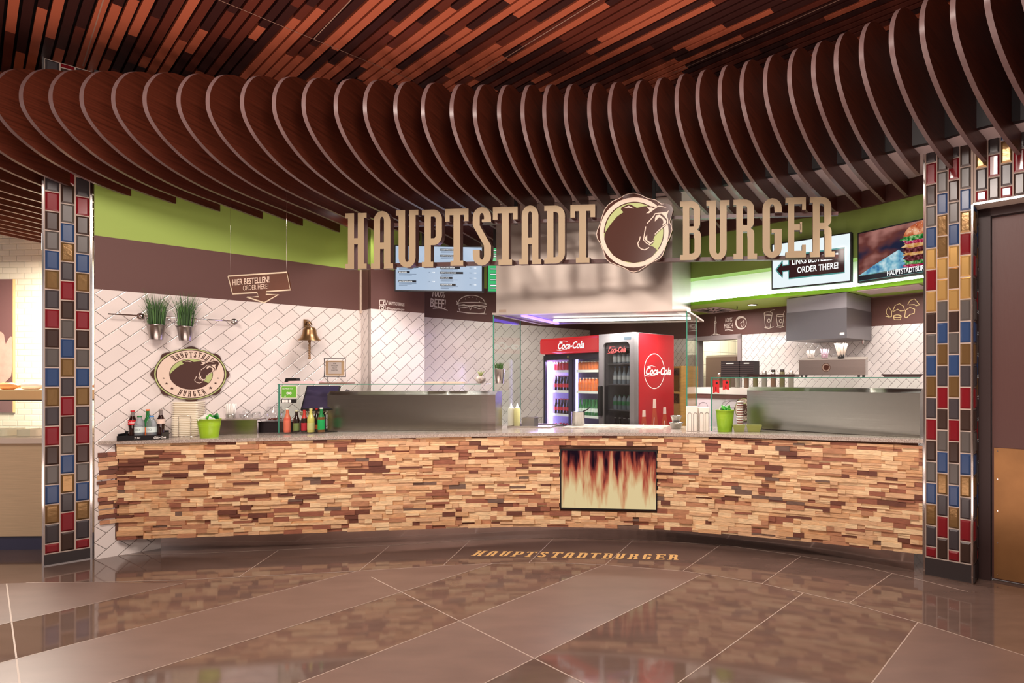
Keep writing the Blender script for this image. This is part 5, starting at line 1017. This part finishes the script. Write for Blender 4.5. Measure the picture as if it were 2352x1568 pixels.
# black box with jar
pa, pb = ctop(592, 993.5), ctop(643, 992.5); Wj = Wall(pa.xy, (pb-pa).xy); lj = (pb-pa).length+.16; zj = ZC(pa.x)+.001
mb = MB(); mb.rbox(0, lj, 0, .22, 0, .10, .012, axis='z'); mb.rbox(-.004, lj+.004, -.004, .224, .10, .108, .014, axis='z'); tag(mb.build('black_box', mat('box_black', (44, 36, 38), .4), loc=(Wj.p.x, Wj.p.y, zj), rz=Wj.rz), 'low black box under the big glass jar at the left end of the glass case', 'box')
p = Wj.pt(.10, .10); r = thing('glass_jar', 'big round glass jar with brown sweets at its bottom, on the black box', 'jar', (p.x, p.y, zj+.1085), Wj.rz)
mb = MB(); mb.lathe([(.05, 0), (.075, .01), (.088, .05), (.085, .10), (.06, .125), (.066, .135), (.06, .137)], n=26); mb.build('vessel', M_cg, r)
for k in range(26): t = rnd.uniform(0, 6.28); q = .062*math.sqrt(rnd.random()); mb = MB(); mb.lathe([(.001, -.007), (.009, 0), (.001, .007)], n=6, c=(q*math.cos(t), q*math.sin(t)), z=.014+rnd.uniform(0, .012)); mb.build('sweet', mat('sweet_brown', (120, 60, 44), .4), r)
mb = MB(); mb.lathe([(.062, .137), (.064, .150), (.001, .155)], n=26); mb.build('lid', M_cg, r)
# till terminal behind the glass
p = WC1.pt(.27, .20); r = thing('till_terminal', 'black touch screen till seen through the left end of the glass case', 'till', (p.x, p.y, ZC(p.x)+.0005), WC1.rz+.25)
mb = MB(); mb.box(-.12, .12, -.0, .14, 0, .02); mb.box(-.03, .03, .05, .09, .02, .24); mb.build('stand', M_black, r)
T_ = Matrix.Translation((0, .04, .34))@Matrix.Rotation(math.radians(-38), 4, 'X'); mb = MB(); mb.box(-.15, .15, -.012, .012, -.15, .15, 0, T_); mb.build('monitor', M_black, r)
T2 = Matrix.Translation((0, .04, .34))@Matrix.Rotation(math.radians(-38), 4, 'X'); mb = MB(); mb.box(-.14, .14, -.0135, -.012, -.135, .14, 0, T2); mb.build('touch_panel', mat('panel_violet', (66, 56, 84), .08), r)
mb = MB(); T3 = Matrix.Translation((.19, .02, .26))@Matrix.Rotation(math.radians(28), 4, 'Y'); mb.box(-.045, .045, -.004, .004, -.17, .17, 0, T3); mb.build('customer_display', mat('panel_lilac', (120, 106, 128), .1, alpha=.6), r)
# green sticker and small card on the glass
def sticker(label, name, px0, py0, px1, py1, m, off_=-.012, draw=None):
    Wo = Wall(WC1.pt(0, off_), WC1.d); s0, s1 = Wo.s(px0), Wo.s(px1); p = Wo.pt(s0); z0, z1 = Zy(py1, p.y), Zy(py0, p.y); r = thing(name, label, 'sticker', (p.x, p.y, z0), Wo.rz)
    mb = MB(); mb.rbox(0, s1-s0, .001, .003, 0, z1-z0, .008, axis='y'); mb.build('sheet', m, r)
    if draw: draw(r, s1-s0, z1-z0)
def dgr(r, w_, h_):
    mb = MB(); mb.rbox(.004, w_-.004, .0004, .001, .004, h_-.004, .007, axis='y'); mb.build('green_field', mat('sticker_green', (104, 172, 60), .4), r)
    mb = MB(); textmesh(mb, 'BEWERTET', .012, h_*.72, .015, 0, sx=.95); textmesh(mb, 'auf', w_*.2, h_*.12, .010, 0)
    for sx_ in (-1, 1): ringstrip(mb, .012, .006, 0, 0, w_*.5+sx_*.013, h_*.40, n=16)
    mb.build('print', M_white, r, recalc=False)
sticker('green review sticker with a white owl-eye mark on the left glass', 'glass_sticker', 645.5, 886, 682, 914, M_paper, draw=dgr)
def dcard(r, w_, h_):
    for k in range(3): mb = MB(); mb.box(.01+k*.03, .034+k*.03, -.0005, .001, .004, h_-.004); mb.build('card_symbol', M_white, r)
sticker('thin dark strip of payment symbols on the glass under the green sticker', 'glass_sticker', 645.5, 917, 681, 925, M_black, draw=dcard)
# bottles behind the glass
zg = z01+.006
S = lambda px: WC1.s(px)
for lab, px, y, kind, h, rr, body, lb, cap, neck, lz in (
    ('pink grapefruit drink bottle with orange neck, first from the left behind the glass', 660, .055, 'slim', .235, .030, mat('drink_coral', (236, 104, 84), .2, coat=.4), mat('label_coral', (244, 124, 100), .5), C_wht, mat('neck_orange', (226, 120, 90), .3), (.08, .50)),
    ('dark bottle with olive green label behind the glass', 681, .055, 'slim', .215, .027, B_cola, mat('label_olive', (126, 140, 84), .5), mat('cap_cream', (220, 214, 180), .4), None, (.08, .42)),
    ('dark bottle with crimson label and red neck behind the glass', 699, .055, 'slim', .220, .027, B_cola, mat('label_crimson', (190, 40, 56), .5), C_red, mat('neck_red', (200, 60, 50), .3), (.08, .42)),
    ('pale yellow lemonade bottle behind the glass', 714, .050, 'slim', .232, .031, B_yel, mat('label_sand', (214, 206, 140), .5), mat('cap_straw', (214, 200, 140), .4), None, (.10, .40)),
    ('bottle with bright green label nearest the left steel box', 738, .050, 'slim', .240, .031, mat('drink_amber', (120, 74, 40), .15, coat=.4), mat('label_bright_green', (20, 170, 90), .5), C_wht, C_grn, (.10, .52)),
    ('brown bottle with white and red neck, half hidden behind the green labelled one', 727, .125, 'slim', .230, .027, B_cola, LB_org, C_red, None, (.10, .30))):
    x = S(px); x = Wall(WC1.pt(0, y), WC1.d).s(px); bottle('drink_bottle', lab, kind, x, y, WC1, zg, h, rr, body, lb, cap, neck, None, None, .62, lz)
p = WC1.pt(Wall(WC1.pt(0, .22), WC1.d).s(722), .235); r = thing('flower_bunch', 'bunch of small cream dried flowers behind the drink bottles', 'flowers', (p.x, p.y, zg)); 
mb = MB(); mb.lathe([(.04, 0), (.05, .10), (.045, .10)], n=14); mb.build('vase', M_white, r)
mb = MB()
for k in range(150):
    t = rnd.uniform(0, 6.28); q = .15*math.sqrt(rnd.random()); z = .16+rnd.uniform(0, .10)*(1-q/.2); s_ = rnd.uniform(.006, .011); mb.lathe([(.001, -s_), (s_, 0), (.001, s_)], n=5, c=(q*math.cos(t), q*.5*math.sin(t)), z=z)
o = mb.build('blossoms', mat('blossom_cream', (226, 214, 176), .7), r); o['kind'] = 'stuff'
mb = MB()
for k in range(14): t = k*.45; mb.tube([(0, 0, .08), (.12*math.cos(t)*rnd.random(), .06*math.sin(t), .19)], .0015, n=4)
mb.build('stems', M_grassd, r)
# on the top shelf of the left case
zt1 = z01+h1+.001
def onshelf(W, px, y): Wo = Wall(W.pt(0, y), W.d); s = Wo.s(px); p = Wo.pt(s); return p, s
p, s = onshelf(WC1, 700, .14); mb = MB(); mb.rbox(-.17, .17, -.09, .09, 0, .016, .03, axis='z'); mb.rbox(-.13, .16, -.07, .08, .016, .026, .03, axis='z'); tag(mb.build('paper_bag_pile', mat('pink_paper', (224, 196, 196), .8), loc=(p.x, p.y, zt1), rz=WC1.rz), 'flat pile of pinkish paper bags on the glass shelf, left end', 'paper bags')
p, s = onshelf(WC1, 668, .28); mb = MB(); mb.prism([(-.07, 0), (.07, 0), (.05, .055), (-.05, .055)], 0, .06); tag(mb.build('desk_printer', M_black, loc=(p.x, p.y, zt1), rz=WC1.rz), 'small black receipt printer top showing above the left end of the glass shelf', 'printer')
p, s = onshelf(WC1, 772, .17); mb = MB(); mb.rbox(-.145, .145, -.09, .09, 0, .010, .02, axis='z'); tag(mb.build('slate_plate', mat('slate_brown', (120, 84, 70), .5), loc=(p.x, p.y, zt1), rz=WC1.rz), 'thin brown slate under the framed card on the left glass shelf', 'slate')
W_ = F/p.y; r = thing('framed_card', 'small framed notice in a wire stand on the left glass shelf by the wall bell', 'sign', (p.x, p.y-.02, zt1+.0105), WC1.rz)
def hz(py): return Zy(py, p.y)-zt1-.0105
fw_ = .103; za, zb_ = hz(865), hz(823.5)
mb = MB(); fr_ = [(-fw_, za), (fw_, za), (fw_, zb_), (-fw_, zb_)]; mb.tube([(a, 0, b) for a, b in fr_], .005, n=6, closed=True); mb.build('wire_frame', M_dmetal, r)
for sg in (-1, 1): mb = MB(); mb.tube([(sg*.068, 0, 0), (sg*.068, 0, za)], .003, n=6); mb.build('leg', M_dmetal, r)
mb = MB(); mb.box(-fw_*.86, fw_*.86, .0, .006, za+.012, zb_-.02); mb.build('card_frame', mat('card_tan', (176, 150, 116), .7), r)
mb = MB(); mb.box(-fw_*.62, fw_*.62, -.003, 0, za+.03, zb_-.035); mb.build('card', mat('card_grey', (186, 178, 172), .7), r)
mb = MB()
for k, t_ in enumerate(('WIR', 'WOLLEN', 'NICHT', 'WARTEN')): textmesh(mb, t_, 0, zb_-.055-k*.022, .011, -.004, align='CENTER')
mb.build('card_text', M_dmetal, r, recalc=False)
for k, (px, lab) in enumerate(((1002, 'flat white and brown serving board on the glass shelf, left of the other one'), (1050, 'flat white serving board on the glass shelf, nearer the zebra-leaf succulent'))):
    p, s = onshelf(WC1, px, .20); mb = MB(); mb.rbox(-.095, .095, -.07, .07, 0, .012, .03, axis='z'); mb.rbox(-.08, .085, -.06, .06, .012, .018, .03, axis='z'); tag(mb.build('serving_board', mat('board_white', (216, 196, 176), .6), loc=(p.x, p.y, zt1), rz=WC1.rz), lab, 'board')
p, s = onshelf(WC1, 1104, .17); r = thing('succulent_pot', 'faceted patterned pot with a spiky succulent on the glass shelf', 'potted plant', (p.x, p.y, zt1), WC1.rz)
mb = MB(); mb.lathe([(.028, 0), (.050, .03), (.053, .05), (.038, .075), (.034, .072)], n=7, smooth=False); mb.v = mb.v; mb.build('pot', mat('pot_facet', (226, 216, 208), .4, ncol=(90, 60, 50), nscale=20), r)
mb = MB()
for k in range(14): t = k*2.4; a = .05*(.4+.6*rnd.random()); mb.tube([(0, 0, .07), (a*.5*math.cos(t), a*.5*math.sin(t), .10), (a*math.cos(t), a*math.sin(t), .125)], .007, r1=.001, n=5)
mb.build('leaves', mat('succulent_green', (150, 160, 96), .5), r)
grasspot(1147, Wall(WC1.p, WC1.d), -.15, 843, 877, .052, 'small steel bucket with short herbs at the right end of the glass shelf', .07, 130, hook=False).location.z = zt1

# ================================================================ INSIDE THE GLASS ENCLOSURE
def inenc(px, y): Wo = Wall(WH.pt(0, y), WH.d); s = Wo.s(px); return Wo.pt(s)
for px, lab, c in ((1174, 'white squeeze bottle of mayonnaise behind the glass, left of its twin', (240, 232, 212)), (1188, 'yellowish squeeze bottle of dressing behind the glass, right of its twin', (226, 214, 150))):
    p = inenc(px, .24); z = ZC(p.x-.1); r = thing('squeeze_bottle', lab, 'bottle', (p.x, p.y, z)); mb = MB(); mb.lathe([(.032, 0), (.034, .005), (.034, .19), (.028, .205)], n=18); mb.build('bottle_body', mat('squeeze_%d' % px, c, .4), r); mb = MB(); mb.lathe([(.028, .205), (.014, .22), (.005, .255), (.001, .256)], n=12); mb.build('nozzle', M_white, r)
Mr = WH.rz
p = inenc(1218, .30); r = thing('steel_container', 'small square steel container with a bent handle beside the squeeze bottles', 'container', (p.x, p.y, ZC(p.x-.1)), Mr); mb = MB(); mb.box(-.07, .07, -.05, -.047, 0, .10); mb.box(-.07, .07, .047, .05, 0, .10); mb.box(-.07, -.067, -.047, .047, 0, .10); mb.box(.067, .07, -.047, .047, 0, .10); mb.box(-.067, .067, -.047, .047, 0, .003); mb.build('pan', M_steelw, r); mb = MB(); mb.tube([(.068, 0, .09), (.13, 0, .10), (.125, 0, .02)], .004, n=6); mb.build('handle', M_dmetal, r)
p = inenc(1328, .32); r = thing('sauce_pot', 'round steel pot with a dark handle in front of the lit fridge', 'pot', (p.x, p.y, ZC(p.x-.1)+.012), Mr); mb = MB(); mb.lathe([(.066, 0), (.068, .004), (.068, .145), (.072, .148), (.064, .148), (.062, .02), (.001, .02)], n=26); mb.build('pot_body', M_steel, r); mb = MB(); mb.tube([(.05, .01, .15), (.10, .0, .17), (.135, 0, .20)], .007, n=8); mb.build('handle', M_black, r)
p = inenc(1400, .30); mb = MB(); mb.box(-.46, .62, -.20, .22, 0, .010); tag(mb.build('work_slab', mat('marble_white', (236, 226, 214), .25, ncol=(176, 160, 150), nscale=14), loc=(p.x, p.y, ZC(p.x)+.0105-.012), rz=Mr), 'white marbled work slab lying behind the glass under the steel hood', 'slab')
p = inenc(1215, .30); r = thing('griddle', 'low dark steel griddle recess behind the glass left of the white slab', 'griddle', (p.x, p.y, ZC(p.x)-.004), Mr); mb = MB(); mb.box(-.16, .32, -.18, -.165, 0, .02); mb.box(-.16, .32, .165, .18, 0, .02); mb.box(-.16, -.145, -.165, .165, 0, .02); mb.box(.305, .32, -.165, .165, 0, .02); mb.build('rim', M_steelw, r); mb = MB(); mb.box(-.145, .305, -.165, .165, 0, .008); mb.build('plate', mat('griddle_violet', (96, 80, 110), .2, .7), r)
bpos = inenc(1553, .12)
for k in range(2):
    r = thing('steel_bowl', ('wide steel bowl beside the napkin holder, the lower one', 'smaller steel bowl nested on top beside the napkin holder')[k], 'bowl', (bpos.x, bpos.y+.02, ZC(bpos.x)+.001+k*.068)); mb = MB(); q = .066-.012*k; mb.lathe([(q*.7, 0), (q*.95, .045), (q*1.12, .06), (q*1.12, .066), (q*1.0, .064), (q*.8, .02)], n=24); mb.build('bowl', M_steel, r)
# ================================================================ RIGHT SIDE OF THE WORKTOP
pa, pb = ctop(1577, 990.5), ctop(1631, 990); Wn = Wall(pa.xy, (pb-pa).xy); ln_ = (pb-pa).length; zn = ZC(pa.x)+.001
r = thing('napkin_holder', 'wire holder full of white napkins in front of the glass enclosure corner', 'napkin holder', (pa.x, pa.y, zn), Wn.rz+.08)
for k in range(2):
    mb = MB(); mb.rbox(k*ln_/2+.004, (k+1)*ln_/2-.003, .006, .12, .003, .235-.01*k, .008, axis='z')
    for j in range(9): mb.box(k*ln_/2+.006, (k+1)*ln_/2-.005, .012+j*.012, .015+j*.012, .235-.01*k, .239-.01*k)
    mb.build('napkin_stack', M_paper, r)
    for q_ in (0, 1): mb = MB(); x0 = k*ln_/2+.012+q_*.055; x1 = x0+.035; mb.tube([(x0, 0, .002), (x0, 0, .165), (x0+.008, 0, .178), (x1-.008, 0, .178), (x1, 0, .165), (x1, 0, .002)], .0018, n=5); mb.build('wire_loop', M_dmetal, r)
bucket('round lime green bucket of packets behind the right glass case edge', 1666, 992, 44, 50, 1.0, 'right lime bucket', 10)
p = ctop(1702, 981); p = (p.x+.0, p.y+.10, ZC(p.x)+.001)
for k in range(10):
    mb = MB(); mb.lathe([(.030, 0), (.035, .021), (.037, .023), (.037, .026), (.031, .026)], n=18); mb.lathe([(.0312, .003), (.0347, .014)], n=18, m=1)
    o = mb.build('paper_cup', [M_white, mat('cup_stripe', (140, 70, 60), .5)], loc=(p[0]+rnd.uniform(-.003, .003), p[1]+.02, p[2]+k*.0262)); tag(o, 'small red and white striped paper cup in the stack behind the olive bowls', 'cup', 'stacked striped paper cups')
M_olive = mat('olive_ceramic', (156, 156, 84), .35)
for (pxl, pxr, py, lab) in ((1684, 1712, 993, 'small square olive bowl on the worktop, nearest the lime bucket'), (1716, 1750, 993, 'small square olive bowl on the worktop, in front of the steel box')):
    a, b = ctop(pxl, py), ctop(pxr, py); w_ = (b-a).length; Wb = Wall(a.xy, (b-a).xy); r = thing('olive_bowl', lab, 'bowl', (a.x, a.y+.03, ZC(a.x)+.001), Wb.rz); mb = MB(); q = .014
    vs = [(q, q, 0), (w_-q, q, 0), (w_-q, w_*.8-q, 0), (q, w_*.8-q, 0), (-.004, -.004, .065), (w_+.004, -.004, .065), (w_+.004, w_*.8, .065), (-.004, w_*.8, .065), (.004, .004, .065), (w_-.004, .004, .065), (w_-.004, w_*.8-.008, .065), (.004, w_*.8-.008, .065), (q+.006, q+.006, .01), (w_-q-.006, q+.006, .01), (w_-q-.006, w_*.8-q-.006, .01), (q+.006, w_*.8-q-.006, .01)]
    fs = [(0, 3, 2, 1)]+[(i, (i+1) % 4, 4+(i+1) % 4, 4+i) for i in range(4)]+[(4+i, 4+(i+1) % 4, 8+(i+1) % 4, 8+i) for i in range(4)]+[(8+i, 8+(i+1) % 4, 12+(i+1) % 4, 12+i) for i in range(4)]+[(12, 13, 14, 15)]
    mb.add(vs, fs); mb.build('bowl', M_olive, r)
# on the right glass shelf
zt2 = z02+h2+.001
def rt(px, y=.15): return onshelf(WC2, px, y)
for px0, px1, lab in ((1716, 1829, 'flat black tray on the right glass shelf, beside the dark crates'), (2024, 2121, 'flat dark red tray on the right glass shelf against the tiled pillar')):
    p, s = rt(px0, .10); p2, s2 = rt(px1, .10); w_ = s2-s; mb = MB(); mb.rbox(.02, w_-.02, 0, .22, 0, .008, .03, axis='z'); 
    vs = [(.02, 0, .004), (w_-.02, 0, .004), (w_-.02, .22, .004), (.02, .22, .004), (0, -.02, .026), (w_, -.02, .026), (w_, .24, .026), (0, .24, .026)]; mb.add(vs, [(i, (i+1) % 4, 4+(i+1) % 4, 4+i) for i in range(4)]); tag(mb.build('serving_tray', mat('tray_plum', (70, 44, 46), .3), loc=(p.x, p.y, zt2), rz=WC2.rz), lab, 'tray')
p, s = rt(1656, .12); p2, s2 = rt(1698, .12); w_ = s2-s
for k, (x0, d_, lab) in enumerate(((0, .12, 'black woven crate on the right glass shelf, the left one of two'), (w_+.006, .12, 'black woven crate on the right glass shelf, the right one of two'))):
    r = thing('storage_crate', lab, 'crate', (p.x+WC2.d.x*x0, p.y+WC2.d.y*x0, zt2), WC2.rz); h_ = .155; wd = w_*(1 if k == 0 else .72)
    mb = MB(); mb.box(0, wd, 0, .006, 0, h_); mb.box(0, wd, .20, .206, 0, h_); mb.box(0, .006, .006, .2, 0, h_); mb.box(wd-.006, wd, .006, .2, 0, h_); mb.box(.006, wd-.006, .006, .2, 0, .004)
    for j in range(7): mb.box(-.002, wd+.002, -.003, 0, .014+j*.019, .022+j*.019, 1)
    mb.build('crate_body', [mat('crate_black', (36, 26, 28), .5), mat('crate_rib', (70, 56, 56), .5)], r); mb = MB(); mb.box(wd*.3, wd*.7, -.0045, -.003, h_-.028, h_-.018); mb.build('name_strip', M_white, r)
p, s = rt(1835, .08); p2, s2 = rt(1988, .08); w_ = s2-s; r = thing('cutlery_dispenser', 'low brushed steel dispenser box with a round bear mark carrying three cups of straws', 'dispenser', (p.x, p.y, zt2), WC2.rz)
h_ = .155; mb = MB(); mb.box(0, w_-.0, 0, .20, .015, h_); mb.build('body', M_steel, r); mb = MB(); mb.add([(0, 0, h_), (w_, 0, h_), (w_, .20, h_+.03), (0, .20, h_+.03), (0, .20, h_), (w_, .20, h_)], [(0, 1, 2, 3), (3, 2, 5, 4), (0, 3, 4), (1, 5, 2)]); mb.build('sloping_top', M_steelw, r)
for x_ in (.02, .06, w_-.06, w_-.02): mb = MB(); mb.lathe([(.010, 0), (.012, .015)], n=8, c=(x_, .03)); mb.build('foot', M_black, r)
mb = MB(); mb.tri(ell(w_*.42, h_*.55, .038, .038, n=24), -.001, 0); ringstrip(mb, .034, .024, -.0014, 1, w_*.42, h_*.55, n=24); mb.tri(sc(L_BEAR, .024, w_*.42, h_*.55), -.0018, 0); mb.build('bear_mark', [M_logo_b, mat('logo_steel', (150, 130, 116), .4, .4)], r)
for fx, n_, hh_, lab, mm in ((.15, 20, .075, 'clear box of white straw wrappers, left on the steel dispenser', M_white), (.37, 20, .085, 'clear box of pinkish picks, middle of the steel dispenser', mat('pick_pink', (236, 206, 226), .6)), (.62, 44, .135, 'fan of long white straws in a black cup, right on the steel dispenser', M_paper)):
    pp = p+WC2.d*(w_*fx)+WC2.n*.09; r2 = thing('straw_holder', lab, 'straws', (pp.x, pp.y, zt2+h_+.016), WC2.rz); big = fx > .5
    mb = MB(); mb.lathe([(.03, 0), (.040 if not big else .030, .05 if not big else .03), (.038 if not big else .027, .05 if not big else .03)], n=14); mb.build('holder', M_black if big else M_cg, r2); straws(r2, n_, .026, hh_, mm, .05 if big else .016, .006, .0035)
# red price cards, blue card
def card(label, px0, py0, px1, py1, off_, m, draw=None, W=WC2):
    Wo = Wall(W.pt(0, off_), W.d); s0, s1 = Wo.s(px0), Wo.s(px1); p = Wo.pt(s0); z0, z1 = Zy(py1, p.y), Zy(py0, p.y); r = thing('price_card', label, 'card', (p.x, p.y, z0), Wo.rz)
    mb = MB(); mb.prism([(0, .0), ((s1-s0)*.5, .012), (s1-s0, 0), (s1-s0, z1-z0), (0, z1-z0)], 0, .002); mb.build('sheet', m, r)
    if draw: draw(r, s1-s0, z1-z0)
def dcd(r, w_, h_): mb = MB(); mb.tri(ell(w_*.6, h_*.78, w_*.18, w_*.18, n=12), -.001); mb.box(w_*.4, w_*.55, -.001, 0, h_*.2, h_*.5); mb.build('print', M_dmetal, r, recalc=False)
M_rc = mat('card_red', (224, 36, 44), .5)
card('long red price card hanging inside the right glass case, at its left edge', 1637.5, 873, 1652, 903, .02, M_rc, dcd)
card('shorter red price card hanging inside the right glass case, beside the long one', 1660, 873, 1675, 896, .02, M_rc, dcd)
def dbl(r, w_, h_): mb = MB(); mb.box(w_*.4, w_*.62, -.001, 0, h_*.7, h_*.85); textmesh(mb, 'delivery', w_*.15, h_*.35, .022, -.001, sx=.8); mb.build('print', M_white, r, recalc=False)
# back divider with jars (stands between kitchen aisle and the back doorway)
WD = Wall(WR.pt(0, -.82), WR.d); d0, d1 = WD.s(1601), WD.s(1850); zd = Zy(890, WD.pt(WD.s(1660)).y)
p = WD.pt(d0); r = thing('back_counter', 'pale back counter with chalk sketches and a tiled ledge behind the right glass case', 'counter', (p.x, p.y, 0), WD.rz); wd = d1-d0
mb = MB(); mb.box(0, wd, 0, .30, .0, 1.36); mb.build('front_panel', mat('mural_pale', (206, 196, 200), .5), r)
mb = MB(); mb.box(-.005, wd, -.012, .30, 1.36, 1.41); mb.build('brown_band', M_brown, r); mb = MB(); mb.box(-.01, wd, -.02, .30, 1.41, zd); mb.build('tiled_ledge', mat('ledge_tile', (222, 210, 204), .2), r)
mb = MB(); sk_ = mat('sketch_grey', (128, 116, 120), .8)
for cx0, cz0, rx, rz_ in ((.55, 1.18, .16, .16), (.52, 1.30, .13, .04), (.1, 1.26, .07, .05)): mb.stroke(ell(cx0, cz0, rx, rz_, 0, 360, 24), .006, -.002, 0)
mb.build('sketches', sk_, r, recalc=False)
plq = plaque('bear_plaque', 'round bear plaque on the pale back counter, half hidden behind the right steel box', WD, 1712, 940, .125, .002, 1.0)
kj = [mat('jar_glass_brown', (120, 92, 74), .1, trans=.3), mat('jar_glass_grey', (150, 144, 132), .1, trans=.4), mat('jar_olive', (98, 92, 62), .15)]
for k in range(17):
    x = WD.s(1640+k*10.3)-d0; row = k % 2; q = WD.pt(d0+x, .10+.08*row); base_m = 'jar%d' % (k % 3)
    mb = MB(); hj = .17+.015*((k*7) % 3); mb.lathe([(.026, 0), (.028, .004), (.028, hj*.8), (.022, hj*.88)], n=12); o = thing('condiment_jar', 'slim condiment jar in the row on the tiled ledge, %s from the left' % ordinal(k), 'jar', (q.x, q.y, zd+.0005), WD.rz, 'jars on the back ledge'); mb.build('jar_body', kj[k % 3], o)
    mb = MB(); mb.lathe([(.024, hj*.88), (.024, hj), (.001, hj)], n=12); mb.build('jar_lid', [M_chrome, M_dmetal, M_steelw][(k*5) % 3], o)
# steel fridge in the back room
p = WR.pt(Wall(WR.pt(0, .75), WR.d).s(1622), .75); r = thing('steel_cupboard', 'tall steel cupboard seen through the back doorway', 'cupboard', (p.x, p.y, 0), WR.rz); mb = MB(); mb.box(0, .75, 0, .6, .05, 1.93); mb.build('body', M_steelw, r); mb = MB(); mb.box(.01, .60, -.02, 0, .1, 1.9); mb.build('door', mat('steel_brownish', (150, 128, 120), .4, .8), r)
# pine board with pictures behind the fridge
p = WR.pt(WR.s(1540), -.10); r = thing('pine_shelf', 'low pine shelf unit with boxes against the tiled back wall right of the fridges', 'shelf', (p.x, p.y, 0), WR.rz); 
for x_ in (0, .52): mb = MB(); mb.box(x_, x_+.03, -.25, .08, 0, 1.75); mb.build('side_board', mat('pine', (212, 160, 88), .5, noise=.15, nscale=6, stretch=(1, 1, 8)), r)
for z_ in (.6, 1.0, 1.38, 1.72): mb = MB(); mb.box(.03, .52, -.25, .08, z_, z_+.025); mb.build('shelf_board', mat('pine'), r)
for k, (x_, z_, c_) in enumerate(((.08, 1.405, (222, 190, 120)), (.28, 1.025, (196, 140, 80)))): mb = MB(); mb.box(0, .2, 0, .2, 0, .22); q = p+WR.d*x_-WR.n*.22; tag(mb.build('cardboard_box', mat('cardboard_%d' % k, c_, .8), loc=(q.x, q.y, z_+.0005), rz=WR.rz), ('yellowish cardboard box on the upper board of the pine shelf', 'brown cardboard box on the lower board of the pine shelf')[k], 'box')

# ================================================================ NEIGHBOURING STALL AT THE LEFT EDGE
WN = Wall((-9.6, 7.2), (4.35, -.25)); mb = MB(); wquads(mb, WN, -1, 4.0, [(0, 3.6, 0)]); struct(mb.build('wall_neighbour', [M_subway]))
Wp = Wall(WN.pt(0, -.02), WN.d); s1 = Wp.s(29.5); p = Wp.pt(s1-1.2); z1 = Zy(643, p.y); r = thing('wall_poster', 'tall brown poster with a pale hand on the white tiled wall at far left', 'poster', (p.x, p.y, 0), WN.rz)
mb = MB(); mb.box(0, 1.2, 0, .015, 1.15, z1); mb.build('sheet', mat('poster_brown', (126, 88, 86), .7), r); mb = MB(); mb.box(1.2, 1.212, -.005, .015, 1.15, z1); mb.build('frame_edge', mat('gold_edge', (206, 170, 120), .4), r)
mb = MB(); mh = mat('hand_pink', (222, 176, 158), .6, noise=.12, nscale=9)
HP = [(29, 760, 0), (30, 775), (28, 790), (31, 830), (26, 865), (10, 880), (-20, 885), (-20, 765), (-8, 760), (4, 762), (10, 768), (14, 790), (20, 778), (26, 772)]
P_ = [((Wp.s(a[0])-(s1-1.2)), Zy(a[1], Wp.pt(Wp.s(a[0])).y)) for a in HP]; mb.tri(P_[1:], -.004); mb.build('hand_print', mh, r)
pN = ctop(60, 1010); r = thing('deli_counter', 'neighbouring pale wood deli counter with a glass case at the left edge', 'counter', (-7.4, 5.15, 0), .03)
zc0 = 1.04; mb = MB(); mb.box(0, 1.72, 0, .6, .13, zc0-.05); mb.build('wood_front', mat('deli_wood', (206, 180, 146), .5, noise=.08, nscale=4, stretch=(1, 1, 30)), r)
mb = MB(); mb.box(0, 1.72, .02, .6, 0, .13); mb.build('plinth', mat('plinth_blue', (58, 58, 84), .3), r); mb = MB(); mb.box(0, 1.73, -.03, .6, zc0-.05, zc0); mb.build('counter_edge', mat('deli_edge', (214, 196, 180), .3), r)
mb = MB(); mb.box(0, 1.2, .06, .066, zc0, zc0+.34); mb.build('glass_front', M_glass, r); mb = MB(); mb.box(1.46, 1.475, .05, .065, zc0, zc0+.34); mb.build('glass_post', M_dmetal, r); mb = MB(); mb.box(0, 1.72, .04, .5, zc0+.34, zc0+.35); mb.build('shelf_edge', M_dmetal, r)
mb = MB(); mb.box(0, 1.72, .04, .5, zc0+.35, zc0+.44); mb.build('wood_shelf', mat('shelf_wood', (224, 184, 130), .5), r)
rz_ = .03
for k in range(5):
    x_ = .65+.2*k; c_, s_ = math.cos(rz_), math.sin(rz_); bx_, by_ = -7.4+x_*c_-.15*s_, 5.15+x_*s_+.15*c_
    mb = MB(); T_ = Matrix.Rotation(math.radians(90), 4, 'Y'); t = MB(); t.lathe([(.032, 0), (.034, .01), (.034, .11), (.013, .16), (.013, .21)], n=14); mb.add([T_@Vector(v) for v in t.v], t.f, smooth=True); o = mb.build('lying_bottle', [mat('wine_red', (120, 20, 26), .2), mat('oil_gold', (220, 160, 110), .2), M_pk[1]][k % 3], loc=(bx_, by_, zc0+.44+.035), rz=.1+.12*(-1)**k); tag(o, '%s bottle lying on the deli counter shelf, %s from the left' % (('dark red', 'golden', 'white')[k % 3], ordinal(k)), 'bottle', 'bottles lying on the deli shelf')
for k in range(3):
    mb = MB(); mb.rbox(-.12, .12, -.1, .1, 0, .06, .04, axis='z'); c_, s_ = math.cos(rz_), math.sin(rz_); x_ = .75+.33*k; tag(mb.build('food_tub', mat('tub_pale', (240, 226, 200), .6), loc=(-7.4+x_*c_-.25*s_, 5.15+x_*s_+.25*c_, zc0+.001), rz=rz_), 'pale food tub in the deli glass case, %s from the left' % ordinal(k), 'tub', 'tubs in the deli case')
